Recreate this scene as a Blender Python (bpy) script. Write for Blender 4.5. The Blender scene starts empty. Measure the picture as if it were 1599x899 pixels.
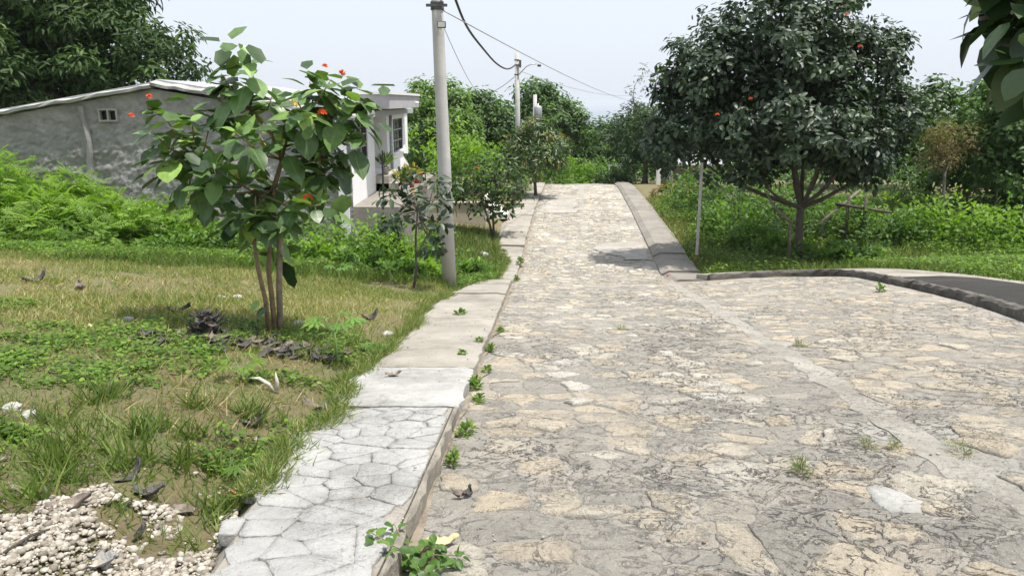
import bpy, bmesh, math, random
import numpy as np
from mathutils import Vector, Matrix

sc = bpy.context.scene
col = sc.collection
R = np.random.default_rng(7)
random.seed(7)

# ------------------------------------------------------------------ camera
PITCH = math.radians(13.6); FPX = 1200.0; EYE = 1.4
cam = bpy.data.cameras.new('camera'); cam.sensor_width = 36; cam.lens = 36*FPX/1599
cam.clip_start = 0.05; cam.clip_end = 60000
co = bpy.data.objects.new('camera', cam); col.objects.link(co)
co.location = (0, 0, EYE); co.rotation_euler = (math.pi/2-PITCH, 0, 0)
sc.camera = co
sc.render.resolution_x = 1024; sc.render.resolution_y = 575

# ------------------------------------------------------------------ sky and sun
SUN_EL = 72.0; SUN_AZ = 112.0          # azimuth clockwise from +Y (ahead), towards +X (right)
w = bpy.data.worlds.new('World'); sc.world = w; w.use_nodes = True
nt = w.node_tree; bg = nt.nodes['Background']
sky = nt.nodes.new('ShaderNodeTexSky'); sky.sky_type = 'NISHITA'; sky.sun_disc = False
sky.sun_elevation = math.radians(SUN_EL); sky.sun_rotation = math.radians(SUN_AZ)
sky.altitude = 90; sky.air_density = 1.0; sky.dust_density = 5.0; sky.ozone_density = 2.0
mixs = nt.nodes.new('ShaderNodeMix'); mixs.data_type = 'RGBA'; mixs.inputs[0].default_value = 0.7
nt.links.new(sky.outputs[0], mixs.inputs[6]); mixs.inputs[7].default_value = (9.2, 9.85, 10.8, 1)
nt.links.new(mixs.outputs[2], bg.inputs[0]); bg.inputs[1].default_value = 0.089
sun = bpy.data.lights.new('sun', 'SUN'); sun.energy = 4.6; sun.angle = math.radians(0.9); sun.color = (1, .955, .88)
so = bpy.data.objects.new('sun', sun); col.objects.link(so)
sd = Vector((math.sin(math.radians(SUN_AZ))*math.cos(math.radians(SUN_EL)), math.cos(math.radians(SUN_AZ))*math.cos(math.radians(SUN_EL)), math.sin(math.radians(SUN_EL))))
so.rotation_euler = sd.to_track_quat('Z', 'Y').to_euler(); so.location = (0, 0, 30)
sc.view_settings.view_transform = 'Standard'; sc.view_settings.look = 'None'
sc.view_settings.exposure = 0.45; sc.view_settings.gamma = 1
sc.render.engine = 'CYCLES'
sc.cycles.max_bounces = 5; sc.cycles.transparent_max_bounces = 4

# ------------------------------------------------------------------ helpers
def P(px, py, Y):
    """world point at distance Y ahead, on the sight line of a photo pixel"""
    u = (px-799.5)/FPX; v = (449.5-py)/FPX
    t = Y/(math.cos(PITCH)+v*math.sin(PITCH))
    return np.array([u*t, Y, EYE+t*(-math.sin(PITCH)+v*math.cos(PITCH))])

def tag(o, label, cat, group=None, kind=None):
    o['label'] = label; o['category'] = cat
    if group: o['group'] = group
    if kind: o['kind'] = kind
    return o

def empty(name, loc, label, cat, group=None):
    o = bpy.data.objects.new(name, None); col.objects.link(o); o.location = loc; o.empty_display_size = .1
    return tag(o, label, cat, group)

def mesh(name, V, Fc, smooth=False, **attrs):
    """V (n,3); Fc: array (m,k) or list of arrays/tuples"""
    me = bpy.data.meshes.new(name); V = np.asarray(V, np.float32)
    if isinstance(Fc, np.ndarray):
        m, k = Fc.shape
        me.vertices.add(len(V)); me.vertices.foreach_set('co', V.ravel())
        me.loops.add(m*k); me.polygons.add(m)
        me.loops.foreach_set('vertex_index', Fc.astype(np.int32).ravel())
        me.polygons.foreach_set('loop_start', np.arange(0, m*k, k, dtype=np.int32))
        me.update(calc_edges=True)
    else:
        me.from_pydata([tuple(map(float, v)) for v in V], [], [tuple(int(i) for i in f) for f in Fc])
    for n, a in attrs.items():
        at = me.attributes.new(n, 'FLOAT', 'POINT'); at.data.foreach_set('value', np.asarray(a, np.float32))
    if smooth: me.polygons.foreach_set('use_smooth', np.ones(len(me.polygons), bool))
    me.validate()
    return me

def obj(name, me, m=None, parent=None, loc=None):
    if m is not None and not me.materials: me.materials.append(m)
    o = bpy.data.objects.new(name, me); col.objects.link(o)
    if loc is not None: o.location = loc
    if parent is not None:
        o.parent = parent
        if loc is None and parent.parent is None: o.location = -parent.location       # mesh data given in world coordinates
        elif loc is None: o.location = (0, 0, 0)
    return o

class MB:
    def __init__(s): s.V = []; s.F = []; s.n = 0
    def add(s, V, F):
        V = [tuple(v) for v in V]; s.V += V; s.F += [tuple(i+s.n for i in f) for f in F]; s.n += len(V); return s
    def box(s, a, b):
        x0, y0, z0 = a; x1, y1, z1 = b
        return s.add([(x0,y0,z0),(x1,y0,z0),(x1,y1,z0),(x0,y1,z0),(x0,y0,z1),(x1,y0,z1),(x1,y1,z1),(x0,y1,z1)],
                     [(0,3,2,1),(4,5,6,7),(0,1,5,4),(1,2,6,5),(2,3,7,6),(3,0,4,7)])
    def tube(s, pts, rad, k=8, cap=True):
        pts = [Vector(p) for p in pts]
        if not hasattr(rad, '__len__'): rad = [rad]*len(pts)
        V = []; F = []; up = Vector((.13, .27, .95)).normalized()
        for i, p in enumerate(pts):
            d = (pts[min(i+1, len(pts)-1)]-pts[max(i-1, 0)]).normalized()
            if abs(d.dot(up)) > .97: up2 = Vector((1, .1, 0))
            else: up2 = up
            a = d.cross(up2).normalized(); b = d.cross(a)
            for j in range(k):
                t = 2*math.pi*j/k; V.append(p+a*(rad[i]*math.cos(t))+b*(rad[i]*math.sin(t)))
        for i in range(len(pts)-1):
            for j in range(k):
                q = (j+1) % k; F.append((i*k+j, i*k+q, (i+1)*k+q, (i+1)*k+j))
        if cap: F += [tuple(range(k))[::-1], tuple((len(pts)-1)*k+j for j in range(k))]
        return s.add(V, F)
    def lathe(s, c, prof, k=16):
        V = []; F = []; c = Vector(c)
        for r, z in prof:
            for j in range(k):
                t = 2*math.pi*j/k; V.append(c+Vector((r*math.cos(t), r*math.sin(t), z)))
        for i in range(len(prof)-1):
            for j in range(k):
                q = (j+1) % k; F.append((i*k+j, i*k+q, (i+1)*k+q, (i+1)*k+j))
        F += [tuple(range(k))[::-1], tuple((len(prof)-1)*k+j for j in range(k))]
        return s.add(V, F)
    def mesh(s, name='m', smooth=False): return mesh(name, s.V, s.F, smooth)
    def obj(s, name, m, parent=None, smooth=False, bevel=0):
        o = obj(name, s.mesh(name, smooth), m, parent)
        if bevel:
            b = o.modifiers.new('b', 'BEVEL'); b.width = bevel; b.segments = 2; b.limit_method = 'ANGLE'
        return o

def hash2(i, j, s=0):
    h = np.sin(i*127.1+j*311.7+s*74.7)*43758.5453
    return h-np.floor(h)
def vnoise(x, y, s=0):
    x = np.asarray(x, float); y = np.asarray(y, float)
    i = np.floor(x); j = np.floor(y); f = x-i; g = y-j; f = f*f*(3-2*f); g = g*g*(3-2*g)
    return (hash2(i,j,s)*(1-f)+hash2(i+1,j,s)*f)*(1-g)+(hash2(i,j+1,s)*(1-f)+hash2(i+1,j+1,s)*f)*g
def fbm(x, y, s=0):
    return (vnoise(x,y,s)+.5*vnoise(x*2.1,y*2.1,s+1)+.25*vnoise(x*4.3,y*4.3,s+2))/1.75

# ------------------------------------------------------------------ lie of the land
KY = [-40,0,15.5,17.3,19.8,24,34,42,46,60,120,300,1200,3000]
KZ = [6.28,0,-2.43,-2.70,-3.14,-3.20,-3.14,-3.12,-3.35,-4.7,-12,-30,-88,-95]
def rz(y):
    y = np.asarray(y, float)
    return sum(np.interp(y+a, KY, KZ) for a in (-.9,-.45,0,.45,.9))/5
def kl(y): return np.interp(y, [-10,0,2.75,17.3,26,33,42,60], [-.8,-.55,-.46,-.02,.5,1.0,1.76,2.9])      # left kerb
def kr(y): return np.interp(y, [-10,0,3.1,5.3,7.8,12.8,17.2,24,32.5,41.5,60], [1.9,2.3,2.5,2.68,2.9,3.33,3.66,4.36,5.06,5.72,7])
def ws(y): return np.interp(y, [-10,2.5,3.2,4.4,5.0,5.6,7.6,9.4,13.2,16.3,17.6,22,25,32,40,60], [.62,.64,.78,.88,.78,1.0,.95,1.04,1.14,.75,.38,.45,.95,1.05,.85,.7])   # left pavement width
def sms(a, b, x):
    t = np.clip((np.asarray(x, float)-a)/(b-a), 0, 1); return t*t*(3-2*t)
JY = [-12,0,5,9.2,11.6,14.6,16.5,17.3,17.8]; JX = [4.2,4.9,5.6,6.35,6.98,7.42,7.55,7.35,6.7]
def jx(y): return np.interp(y, JY, JX)
def gz(x, y):
    x = np.asarray(x, float); y = np.asarray(y, float)
    z = rz(y); t = np.maximum(0, kl(y)-1.1-x)
    z = z+np.where(t > 0, .11*sms(0, .25, t)+1.5*(1-np.exp(-t*.085)), 0)*(1-sms(60, 140, y))
    z = z+.04*(np.clip(x, 2, 14)-2)*(1-sms(17, 23, y))
    t2 = np.maximum(0, x-kr(y)-1.2)
    z = z+sms(24, 40, y)*0.012*np.minimum(t2, 20)
    return z
def gzf(x, y): return float(gz(x, y))

# ------------------------------------------------------------------ materials
def newmat(name):
    m = bpy.data.materials.new(name); m.use_nodes = True
    return m, m.node_tree, m.node_tree.nodes['Principled BSDF']
def nd(t, typ, **kw):
    n = t.nodes.new('ShaderNode'+typ)
    for k, v in kw.items():
        if k[0] == 'i' and k[1:].isdigit(): n.inputs[int(k[1:])].default_value = v
        elif k in n.inputs.keys(): n.inputs[k].default_value = v
        else: setattr(n, k, v)
    return n
def mixc(t, fac, a, b, mode='MIX'):
    n = t.nodes.new('ShaderNodeMix'); n.data_type = 'RGBA'; n.blend_type = mode
    for i, v in ((0, fac), (6, a), (7, b)):
        if hasattr(v, 'is_output'): t.links.new(v, n.inputs[i])
        elif i == 0: n.inputs[0].default_value = v
        else: n.inputs[i].default_value = (*v, 1)
    return n.outputs[2]
def ramp(t, src, stops, interp='LINEAR'):
    n = t.nodes.new('ShaderNodeValToRGB'); n.color_ramp.interpolation = interp
    e = n.color_ramp.elements
    while len(e) < len(stops): e.new(.5)
    for k, (p, c) in enumerate(stops):
        e[k].position = p; e[k].color = (*c, 1) if hasattr(c, '__len__') else (c, c, c, 1)
    t.links.new(src, n.inputs[0]); return n.outputs[0]
def noise(t, scale, detail=4, rough=.6, coord='world', dist=0, vec=None):
    n = nd(t, 'TexNoise', Scale=scale, Detail=detail, Roughness=rough, Distortion=dist)
    if vec is None:
        vec = t.nodes.new('ShaderNodeNewGeometry').outputs['Position'] if coord == 'world' else t.nodes.new('ShaderNodeTexCoord').outputs['Object']
    t.links.new(vec, n.inputs['Vector']); return n.outputs['Fac']
def bump(t, b, h, strength=.5, dist=.02):
    n = nd(t, 'Bump', Strength=strength, Distance=dist); t.links.new(h, n.inputs['Height'])
    t.links.new(n.outputs[0], b.inputs['Normal']); return n
def attr(t, name):
    n = t.nodes.new('ShaderNodeAttribute'); n.attribute_name = name; return n.outputs['Fac']
def mth(t, op, a, b=0.0):
    n = t.nodes.new('ShaderNodeMath'); n.operation = op
    for i, v in enumerate((a, b)):
        if hasattr(v, 'is_output'): t.links.new(v, n.inputs[i])
        else: n.inputs[i].default_value = v
    return n.outputs[0]

def veins(t, scale, width, detail=6, dist=.6, lo=.42, hi=.58, mscale=.8):
    """thin meandering dark cracks"""
    a = mth(t, 'ABSOLUTE', mth(t, 'SUBTRACT', noise(t, scale, detail, .62, dist=dist), .5))
    return mth(t, 'MULTIPLY', ramp(t, a, [(0., 1.), (width, 0.)]), ramp(t, noise(t, mscale, 3, .6), [(lo, 0.), (hi, 1.)]))

def leafmat(name, stops, trans=.3, rough=.5, spec=.3, byobj=False, veins=False):
    m, t, b = newmat(name)
    src = t.nodes.new('ShaderNodeObjectInfo').outputs['Random'] if byobj else attr(t, 'rnd')
    c = ramp(t, src, stops)
    n = noise(t, 14, 3, coord='world')
    c = mixc(t, 1.0, c, ramp(t, n, [(.3, .72), (.75, 1.2)]), 'MULTIPLY')
    if veins: c = mixc(t, ramp(t, attr(t, 'mid'), [(.8, 0.), (.95, .55)]), c, (.2, .27, .09))
    t.links.new(c, b.inputs['Base Color'])
    b.inputs['Roughness'].default_value = rough; b.inputs['Specular IOR Level'].default_value = spec
    tr = t.nodes.new('ShaderNodeBsdfTranslucent')
    t.links.new(mixc(t, 1.0, c, (1.5, 1.75, .55), 'MULTIPLY'), tr.inputs[0])
    mx = t.nodes.new('ShaderNodeMixShader'); mx.inputs[0].default_value = trans
    t.links.new(b.outputs[0], mx.inputs[1]); t.links.new(tr.outputs[0], mx.inputs[2])
    t.links.new(mx.outputs[0], t.nodes['Material Output'].inputs['Surface'])
    return m

def plain(name, c, rough=.7, var=.15, nscale=8, bs=.3, bd=.01, metal=0, c2=None, coord='world'):
    m, t, b = newmat(name)
    n = noise(t, nscale, 6, .65, coord)
    lo = tuple(max(0, v*(1-var)) for v in c); hi = c2 or tuple(min(1, v*(1+var)) for v in c)
    t.links.new(ramp(t, n, [(.3, lo), (.7, hi)]), b.inputs['Base Color'])
    b.inputs['Roughness'].default_value = rough; b.inputs['Metallic'].default_value = metal
    if bs: bump(t, b, noise(t, nscale*6, 4, .6, coord), bs, bd)
    return m

M = {}
def build_materials():
    # cement mortar between the road stones
    m, t, b = newmat('road_mortar')
    c = ramp(t, noise(t, 1.6, 8, .65), [(.28, (.32,.29,.245)), (.5, (.44,.415,.37)), (.7, (.53,.505,.455))])
    c = mixc(t, ramp(t, noise(t, .35, 5, .6), [(.45, 0.), (.65, .6)]), c, (.44, .36, .26))
    c = mixc(t, ramp(t, noise(t, 24, 6, .75), [(.54, 0.), (.68, .75)]), c, (.14, .12, .095))
    vo = nd(t, 'TexVoronoi', feature='DISTANCE_TO_EDGE', Scale=3.2)
    wn = nd(t, 'TexNoise', Scale=3.0, Detail=5.0)
    g = t.nodes.new('ShaderNodeNewGeometry'); t.links.new(g.outputs['Position'], wn.inputs['Vector'])
    va = nd(t, 'VectorMath', operation='MULTIPLY_ADD'); va.inputs[1].default_value = (.35,.35,.35)
    t.links.new(wn.outputs['Color'], va.inputs[0]); t.links.new(g.outputs['Position'], va.inputs[2]); t.links.new(va.outputs[0], vo.inputs['Vector'])
    crack = ramp(t, vo.outputs['Distance'], [(0., 1.), (.035, 0.)])
    crack = mth(t, 'MULTIPLY', crack, ramp(t, noise(t, .9, 3), [(.45, 0.), (.6, .8)]))
    crack = mth(t, 'MAXIMUM', crack, mth(t, 'MULTIPLY', veins(t, 4.5, .025, 6, .8), .9))
    c = mixc(t, crack, c, (.058, .05, .042))
    t.links.new(c, b.inputs['Base Color']); b.inputs['Roughness'].default_value = .85
    h = mth(t, 'SUBTRACT', mth(t, 'ADD', noise(t, 9, 8, .7), mth(t, 'MULTIPLY', noise(t, 60, 4, .7), .4)), mth(t, 'MULTIPLY', crack, .6))
    bump(t, b, h, 1., .07); M['mortar'] = m
    # worn limestone set in the road
    m, t, b = newmat('road_stone')
    c = ramp(t, attr(t, 'rnd'), [(0, (.43,.40,.35)), (.3, (.49,.455,.395)), (.46, (.56,.51,.435)), (.55, (.64,.56,.44)), (.72, (.70,.60,.455)), (.86, (.72,.66,.545)), (1, (.76,.72,.64))])
    c = mixc(t, 1., c, ramp(t, noise(t, 5, 8, .65), [(.3, .8), (.55, 1.04), (.75, 1.18)]), 'MULTIPLY')
    pit = ramp(t, noise(t, 26, 6, .75), [(.55, 0.), (.66, .85)])
    c = mixc(t, pit, c, (.19, .15, .105))
    ed = mth(t, 'ADD', attr(t, 'edge'), mth(t, 'MULTIPLY', mth(t, 'SUBTRACT', noise(t, 6, 8, .75), .5), 3.2))
    c = mixc(t, ramp(t, ed, [(.74, 0.), (.95, .85)]), c, ramp(t, noise(t, 1.6, 8, .65), [(.28, (.33,.305,.26)), (.5, (.455,.43,.385)), (.7, (.54,.515,.465))]))
    c = mixc(t, ramp(t, noise(t, .55, 4, .6), [(.62, 0.), (.78, .3)]), c, (.38, .36, .33))
    cr = mth(t, 'MAXIMUM', veins(t, 5, .022, 6, .8), mth(t, 'MULTIPLY', veins(t, 13, .022, 5, .5, .5, .62, 1.7), .6))
    c = mixc(t, mth(t, 'MULTIPLY', cr, .9), c, (.06, .05, .042))
    t.links.new(c, b.inputs['Base Color']); b.inputs['Roughness'].default_value = .82
    h = mth(t, 'SUBTRACT', mth(t, 'ADD', noise(t, 9, 9, .75), mth(t, 'MULTIPLY', noise(t, 55, 4, .7), .35)), mth(t, 'MULTIPLY', cr, .5))
    bump(t, b, h, 1., .10); M['stone'] = m
    # cement band, slabs
    def concrete(name, a, bc, stain, sc_=2.0, st=.5, bs=.5, vn=0):
        m, t, b = newmat(name)
        c = ramp(t, noise(t, sc_, 8, .68), [(.3, a), (.7, bc)])
        c = mixc(t, ramp(t, noise(t, sc_*.55, 6, .7), [(.48, 0.), (.7, st)]), c, stain)
        c = mixc(t, ramp(t, noise(t, 45, 4, .7), [(.6, 0.), (.75, .5)]), c, tuple(v*.4 for v in a))
        if vn: c = mixc(t, mth(t, 'MULTIPLY', veins(t, vn, .014, 6, .7, .46, .6), .75), c, tuple(v*.3 for v in a))
        t.links.new(c, b.inputs['Base Color']); b.inputs['Roughness'].default_value = .9; b.inputs['Specular IOR Level'].default_value = .25
        bump(t, b, mth(t, 'ADD', noise(t, 12, 7, .7), mth(t, 'MULTIPLY', noise(t, 70, 4), .4)), bs, .02); M[name] = m
    concrete('cement', (.34,.32,.285), (.44,.42,.38), (.26,.24,.21), 2.2, .6)
    concrete('silt', (.20,.165,.12), (.34,.295,.235), (.10,.085,.065), 9, .9, 1.)
    m, t, b = newmat('band')
    c = ramp(t, noise(t, 1.9, 8, .68), [(.28, (.26,.24,.205)), (.5, (.36,.34,.30)), (.7, (.44,.415,.37))])
    c = mixc(t, ramp(t, noise(t, 24, 6, .75), [(.52, 0.), (.68, .7)]), c, (.15, .13, .105))
    c = mixc(t, mth(t, 'MULTIPLY', mth(t, 'MAXIMUM', veins(t, 4.5, .022, 6, .8), veins(t, 10, .025, 6, .6, .45, .6, 1.3)), .8), c, (.07, .06, .05))
    t.links.new(c, b.inputs['Base Color']); b.inputs['Roughness'].default_value = .9; bump(t, b, noise(t, 9, 8, .72), 1., .05); M['band'] = m
    concrete('slab', (.26,.24,.205), (.39,.365,.32), (.17,.155,.13), 1.9, .8, 1., 3.)
    concrete('slab_dark', (.20,.185,.165), (.30,.275,.24), (.12,.11,.095), 1.5, .7, .8, 2.)
    concrete('slab_white', (.30,.295,.28), (.47,.465,.445), (.19,.185,.17), 3.0, .85, 1., 3.5)
    m, t, b = newmat('paver')
    c = ramp(t, noise(t, 2.6, 8, .7), [(.28, (.31,.305,.29)), (.5, (.45,.445,.43)), (.72, (.57,.565,.545))])
    c = mixc(t, ramp(t, noise(t, 1.1, 6, .7), [(.5, 0.), (.68, .7)]), c, (.24, .23, .21))
    e_ = mth(t, 'ADD', attr(t, 'edge'), mth(t, 'MULTIPLY', mth(t, 'SUBTRACT', noise(t, 9, 6, .75), .5), 1.5))
    c = mixc(t, ramp(t, e_, [(.8, 0.), (1.2, .6)]), c, (.20, .19, .175))
    c = mixc(t, mth(t, 'MULTIPLY', mth(t, 'MAXIMUM', veins(t, 7, .012), veins(t, 19, .02, 5, .4, .5, .6, 2.)), .7), c, (.09, .085, .078))
    t.links.new(c, b.inputs['Base Color']); b.inputs['Roughness'].default_value = .88
    bump(t, b, mth(t, 'ADD', noise(t, 12, 8, .75), mth(t, 'MULTIPLY', noise(t, 60, 4), .4)), 1., .035); M['paver'] = m
    concrete('kerb', (.20,.18,.15), (.36,.33,.28), (.09,.08,.07), 5, .7, 1.)
    concrete('kerb_black', (.06,.056,.052), (.13,.12,.105), (.24,.22,.19), 3.0, .6, 1.)
    concrete('stain_shade', (.03,.028,.026), (.052,.048,.045), (.08,.073,.065), 1.0, .6, .8)  # slab's black stain and tree shade painted together as one dark tone
    concrete('patch', (.30,.28,.25), (.42,.395,.355), (.24,.225,.205), 1.3, .9, .8, 2.)
    concrete('pole', (.42,.415,.40), (.54,.53,.51), (.30,.29,.27), 2.2, .6, .4)
    concrete('plaster_white', (.79,.79,.80), (.84,.84,.84), (.66,.65,.63), .8, .2, .1)
    concrete('fascia', (.40,.385,.40), (.47,.455,.47), (.26,.245,.25), 1.2, .5, .1)
    concrete('beige', (.45,.41,.34), (.55,.505,.43), (.32,.28,.22), 1.0, .5, .3)
    concrete('trim', (.32,.315,.305), (.46,.455,.445), (.18,.175,.165), 2.0, .7, .9)
    # rough stone wall
    m, t, b = newmat('stone_wall')
    c = ramp(t, noise(t, 2.2, 8, .7), [(.3, (.20,.195,.185)), (.52, (.31,.305,.29)), (.72, (.40,.39,.375))])
    c = mixc(t, ramp(t, noise(t, .5, 4, .6), [(.5, 0.), (.68, .55)]), c, (.19, .185, .175))
    t.links.new(c, b.inputs['Base Color']); b.inputs['Roughness'].default_value = .95
    bump(t, b, noise(t, 14, 8, .75), 1., .03); M['stone_wall'] = m
    # ground
    m, t, b = newmat('soil')
    c = ramp(t, noise(t, 1.3, 8, .68), [(.3, (.11,.085,.05)), (.45, (.20,.16,.085)), (.58, (.16,.16,.065)), (.72, (.27,.215,.125))])
    c = mixc(t, ramp(t, noise(t, 22, 5, .7), [(.5, 0.), (.66, .6)]), c, (.06, .07, .025))
    t.links.new(c, b.inputs['Base Color']); b.inputs['Roughness'].default_value = .95
    bump(t, b, noise(t, 25, 6, .7), 1., .04); M['soil'] = m
    m, t, b = newmat('sea_water'); b.inputs['Base Color'].default_value = (.03, .075, .10, 1); b.inputs['Roughness'].default_value = .25
    bump(t, b, noise(t, .05, 4), .3, 1.); M['sea'] = m
    # vegetation
    M['mango'] = leafmat('mango_leaf', [(0,(0.021,0.043,0.013)),(.55,(0.039,0.078,0.020)),(.8,(0.070,0.121,0.032)),(.93,(0.128,0.198,0.046)),(1,(0.244,0.327,0.058))], .22, .55, .2)
    M['mango_red'] = leafmat('mango_new_leaf', [(0,(0.031,0.062,0.019)),(.5,(0.062,0.112,0.031)),(.66,(0.150,0.225,0.050)),(.8,(0.275,0.163,0.062)),(1,(0.325,0.125,0.056))], .25, .4, .5)
    M['cordia'] = leafmat('cordia_leaf', [(0,(0.021,0.039,0.020)),(.5,(0.043,0.072,0.036)),(.85,(0.071,0.111,0.056)),(1,(0.119,0.171,0.085))], .16, .45, .42)
    M['cordia_obj'] = leafmat('cordia_big_leaf', [(0,(0.055,0.106,0.035)),(.45,(0.100,0.190,0.055)),(.8,(0.175,0.305,0.080)),(.95,(0.275,0.432,0.106)),(1,(0.375,0.508,0.106))], .22, .4, .5, byobj=True, veins=True)
    M['cordia_near'] = leafmat('cordia_overhang_leaf', [(0,(0.025,0.050,0.019)),(.6,(0.047,0.090,0.032)),(1,(0.090,0.153,0.048))], .16, .35, .55, byobj=True)
    M['green_mid'] = leafmat('tree_leaf', [(0,(0.038,0.075,0.021)),(.5,(0.075,0.143,0.036)),(.85,(0.128,0.217,0.053)),(1,(0.210,0.300,0.068))], .3)
    M['green_light'] = leafmat('light_tree_leaf', [(0,(0.060,0.112,0.030)),(.5,(0.128,0.217,0.053)),(.85,(0.195,0.307,0.068)),(1,(0.285,0.390,0.090))], .35)
    M['green_dark'] = leafmat('dark_tree_leaf', [(0,(0.021,0.045,0.018)),(.5,(0.045,0.087,0.030)),(.85,(0.083,0.143,0.042)),(1,(0.135,0.210,0.053))], .25)
    M['bright'] = leafmat('bright_shrub_leaf', [(0,(0.069,0.132,0.021)),(.45,(0.138,0.241,0.032)),(.8,(0.207,0.333,0.046)),(1,(0.287,0.402,0.069))], .4)
    M['shrub'] = leafmat('shrub_leaf', [(0,(0.047,0.095,0.022)),(.5,(0.101,0.189,0.035)),(.85,(0.162,0.277,0.047)),(1,(0.243,0.365,0.068))], .35)
    M['weed'] = leafmat('weed_leaf', [(0,(0.057,0.109,0.018)),(.5,(0.109,0.201,0.029)),(.85,(0.161,0.270,0.040)),(1,(0.253,0.333,0.057))], .35)
    M['grass'] = leafmat('grass_blade', [(0,(0.069,0.109,0.025)),(.45,(0.127,0.190,0.040)),(.7,(0.207,0.253,0.069)),(.85,(0.322,0.293,0.121)),(1,(0.483,0.414,0.241))], .3, .55, .3)
    M['straw'] = leafmat('dry_grass_blade', [(0,(.18,.13,.06)),(.5,(.33,.26,.13)),(1,(.48,.40,.24))], .25, .7, .2)
    M['brown_leaf'] = leafmat('withered_leaf', [(0,(.10,.075,.04)),(.5,(.19,.15,.07)),(1,(.17,.2,.07))], .25, .7, .2)
    M['yellow_leaf'] = leafmat('croton_leaf', [(0,(.08,.13,.03)),(.5,(.35,.32,.05)),(1,(.55,.40,.06))], .3)
    M['papaya'] = leafmat('papaya_leaf', [(0,(.10,.22,.045)),(1,(.17,.31,.06))], .35)
    M['bark'] = plain('bark', (.20,.175,.145), .9, .4, 9, .9, .03)
    M['bark_dark'] = plain('dark_bark', (.10,.085,.068), .9, .4, 9, .9, .03)
    M['stem'] = plain('brown_stem', (.24,.165,.10), .8, .35, 14, .7, .01)
    M['stake'] = plain('weathered_wood', (.30,.235,.175), .85, .35, 12, .8, .01)
    M['flower'] = plain('orange_petal', (.85,.13,.03), .6, .3, 30, 0)
    M['pink'] = plain('pink_petal', (.55,.12,.30), .6, .3, 30, 0)
    M['yellow'] = plain('yellow_dry_petal', (.62,.45,.12), .7, .3, 30, 0)
    M['fruit'] = plain('green_fruit', (.12,.2,.06), .4, .2, 20, 0)
    M['dryleaf'] = plain('grey_brown_dry_leaf', (.155,.125,.10), .8, .45, 16, .6, .01, c2=(.26,.215,.18))
    M['charleaf'] = plain('blackened_dry_leaf', (.05,.045,.042), .85, .5, 18, .8, .015, c2=(.15,.14,.135))
    M['paleleaf'] = plain('bleached_dry_leaf', (.50,.46,.41), .75, .2, 16, .4, .01)
    M['tanleaf'] = plain('yellow_tan_leaf', (.50,.42,.24), .7, .25, 16, .4, .01)
    M['orangeleaf'] = plain('orange_withered_flower', (.62,.24,.09), .7, .3, 16, .4, .01)
    M['greyrock'] = plain('grey_rock', (.34,.335,.32), .9, .3, 9, .8, .02)
    M['whiterock'] = plain('white_rock', (.40,.385,.35), .9, .2, 9, .8, .02)
    M['metal'] = plain('galvanised_metal', (.42,.42,.43), .5, .2, 6, .2, .005, .6)
    M['rustpost'] = plain('rust_flecked_pipe', (.40,.39,.38), .6, .25, 5, .3, .005, .3, c2=(.47,.46,.45))
    M['rust'] = plain('rusty_iron', (.20,.085,.04), .85, .3, 8, .4, .005)
    M['black'] = plain('black_rubber', (.018,.018,.02), .6, .2, 8, 0)
    M['darkmetal'] = plain('dark_fixture_metal', (.07,.07,.075), .5, .2, 8, .1)
    M['white'] = plain('white_paint', (.74,.74,.73), .6, .06, 5, .1)
    M['terracotta'] = plain('red_clay', (.34,.06,.05), .7, .2, 8, .2)
    M['roofgrey'] = plain('grey_sheet_roof', (.36,.37,.38), .6, .15, 4, .1)
    m, t, b = newmat('window_glass'); b.inputs['Base Color'].default_value = (.022,.026,.03,1); b.inputs['Roughness'].default_value = .12; M['glass'] = m
    m, t, b = newmat('lamp_glass'); b.inputs['Base Color'].default_value = (.5,.5,.48,1); b.inputs['Roughness'].default_value = .2; M['lampglass'] = m
    m, t, b = newmat('gravel_stone')
    c = ramp(t, attr(t, 'rnd'), [(0,(.17,.15,.12)),(.25,(.30,.265,.215)),(.6,(.41,.37,.31)),(1,(.52,.48,.42))])
    c = mixc(t, 1., c, ramp(t, noise(t, 40, 5), [(.3,.7),(.7,1.1)]), 'MULTIPLY')
    t.links.new(c, b.inputs['Base Color']); b.inputs['Roughness'].default_value = .85
    bump(t, b, noise(t, 90, 4), .5, .006); M['gravel'] = m
build_materials()

# ------------------------------------------------------------------ ground, sea
def grid_mesh(name, xs, ys, zf, smooth=True):
    X, Y = np.meshgrid(xs, ys); Z = zf(X, Y); nx, ny = len(xs), len(ys)
    V = np.stack([X, Y, Z], -1).reshape(-1, 3)
    i = np.arange(nx-1)[None, :]+np.arange(ny-1)[:, None]*nx; i = i.ravel()
    return mesh(name, V, np.stack([i, i+1, i+nx+1, i+nx], 1), smooth)

gx = np.unique(np.concatenate([-np.geomspace(20, 6000, 26)[::-1], np.arange(-20, -2, .4), np.arange(-2, 9.2, .2), np.arange(9.2, 20, .4), np.geomspace(20, 6000, 26)]))
gy = np.unique(np.concatenate([np.arange(-30, 0, 1.5), np.arange(0, 26, .2), np.arange(26, 50, .4), np.geomspace(50, 2600, 50)]))
def ground_z(X, Y):
    z = gz(X, Y)+(fbm(X*1.1, Y*1.1, 3)-.5)*.07+(fbm(X*.25, Y*.25, 5)-.5)*.12*sms(1.4, 4, np.abs(X-1))
    k = kl(Y); onroad = (X > k-ws(Y)-.06) & (X < np.where(Y < 17.9, jx(Y)+1.0, kr(Y)+1.0)) & (Y < 62)
    z = np.where(onroad, gz(X, Y)-.10, z)
    far = sms(55, 200, Y)
    return z+far*(fbm(X*.012, Y*.012, 9)-.5)*16*(1-sms(900, 2000, Y))
ground = obj('ground', grid_mesh('ground', gx, gy, ground_z), M['soil'])
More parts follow.
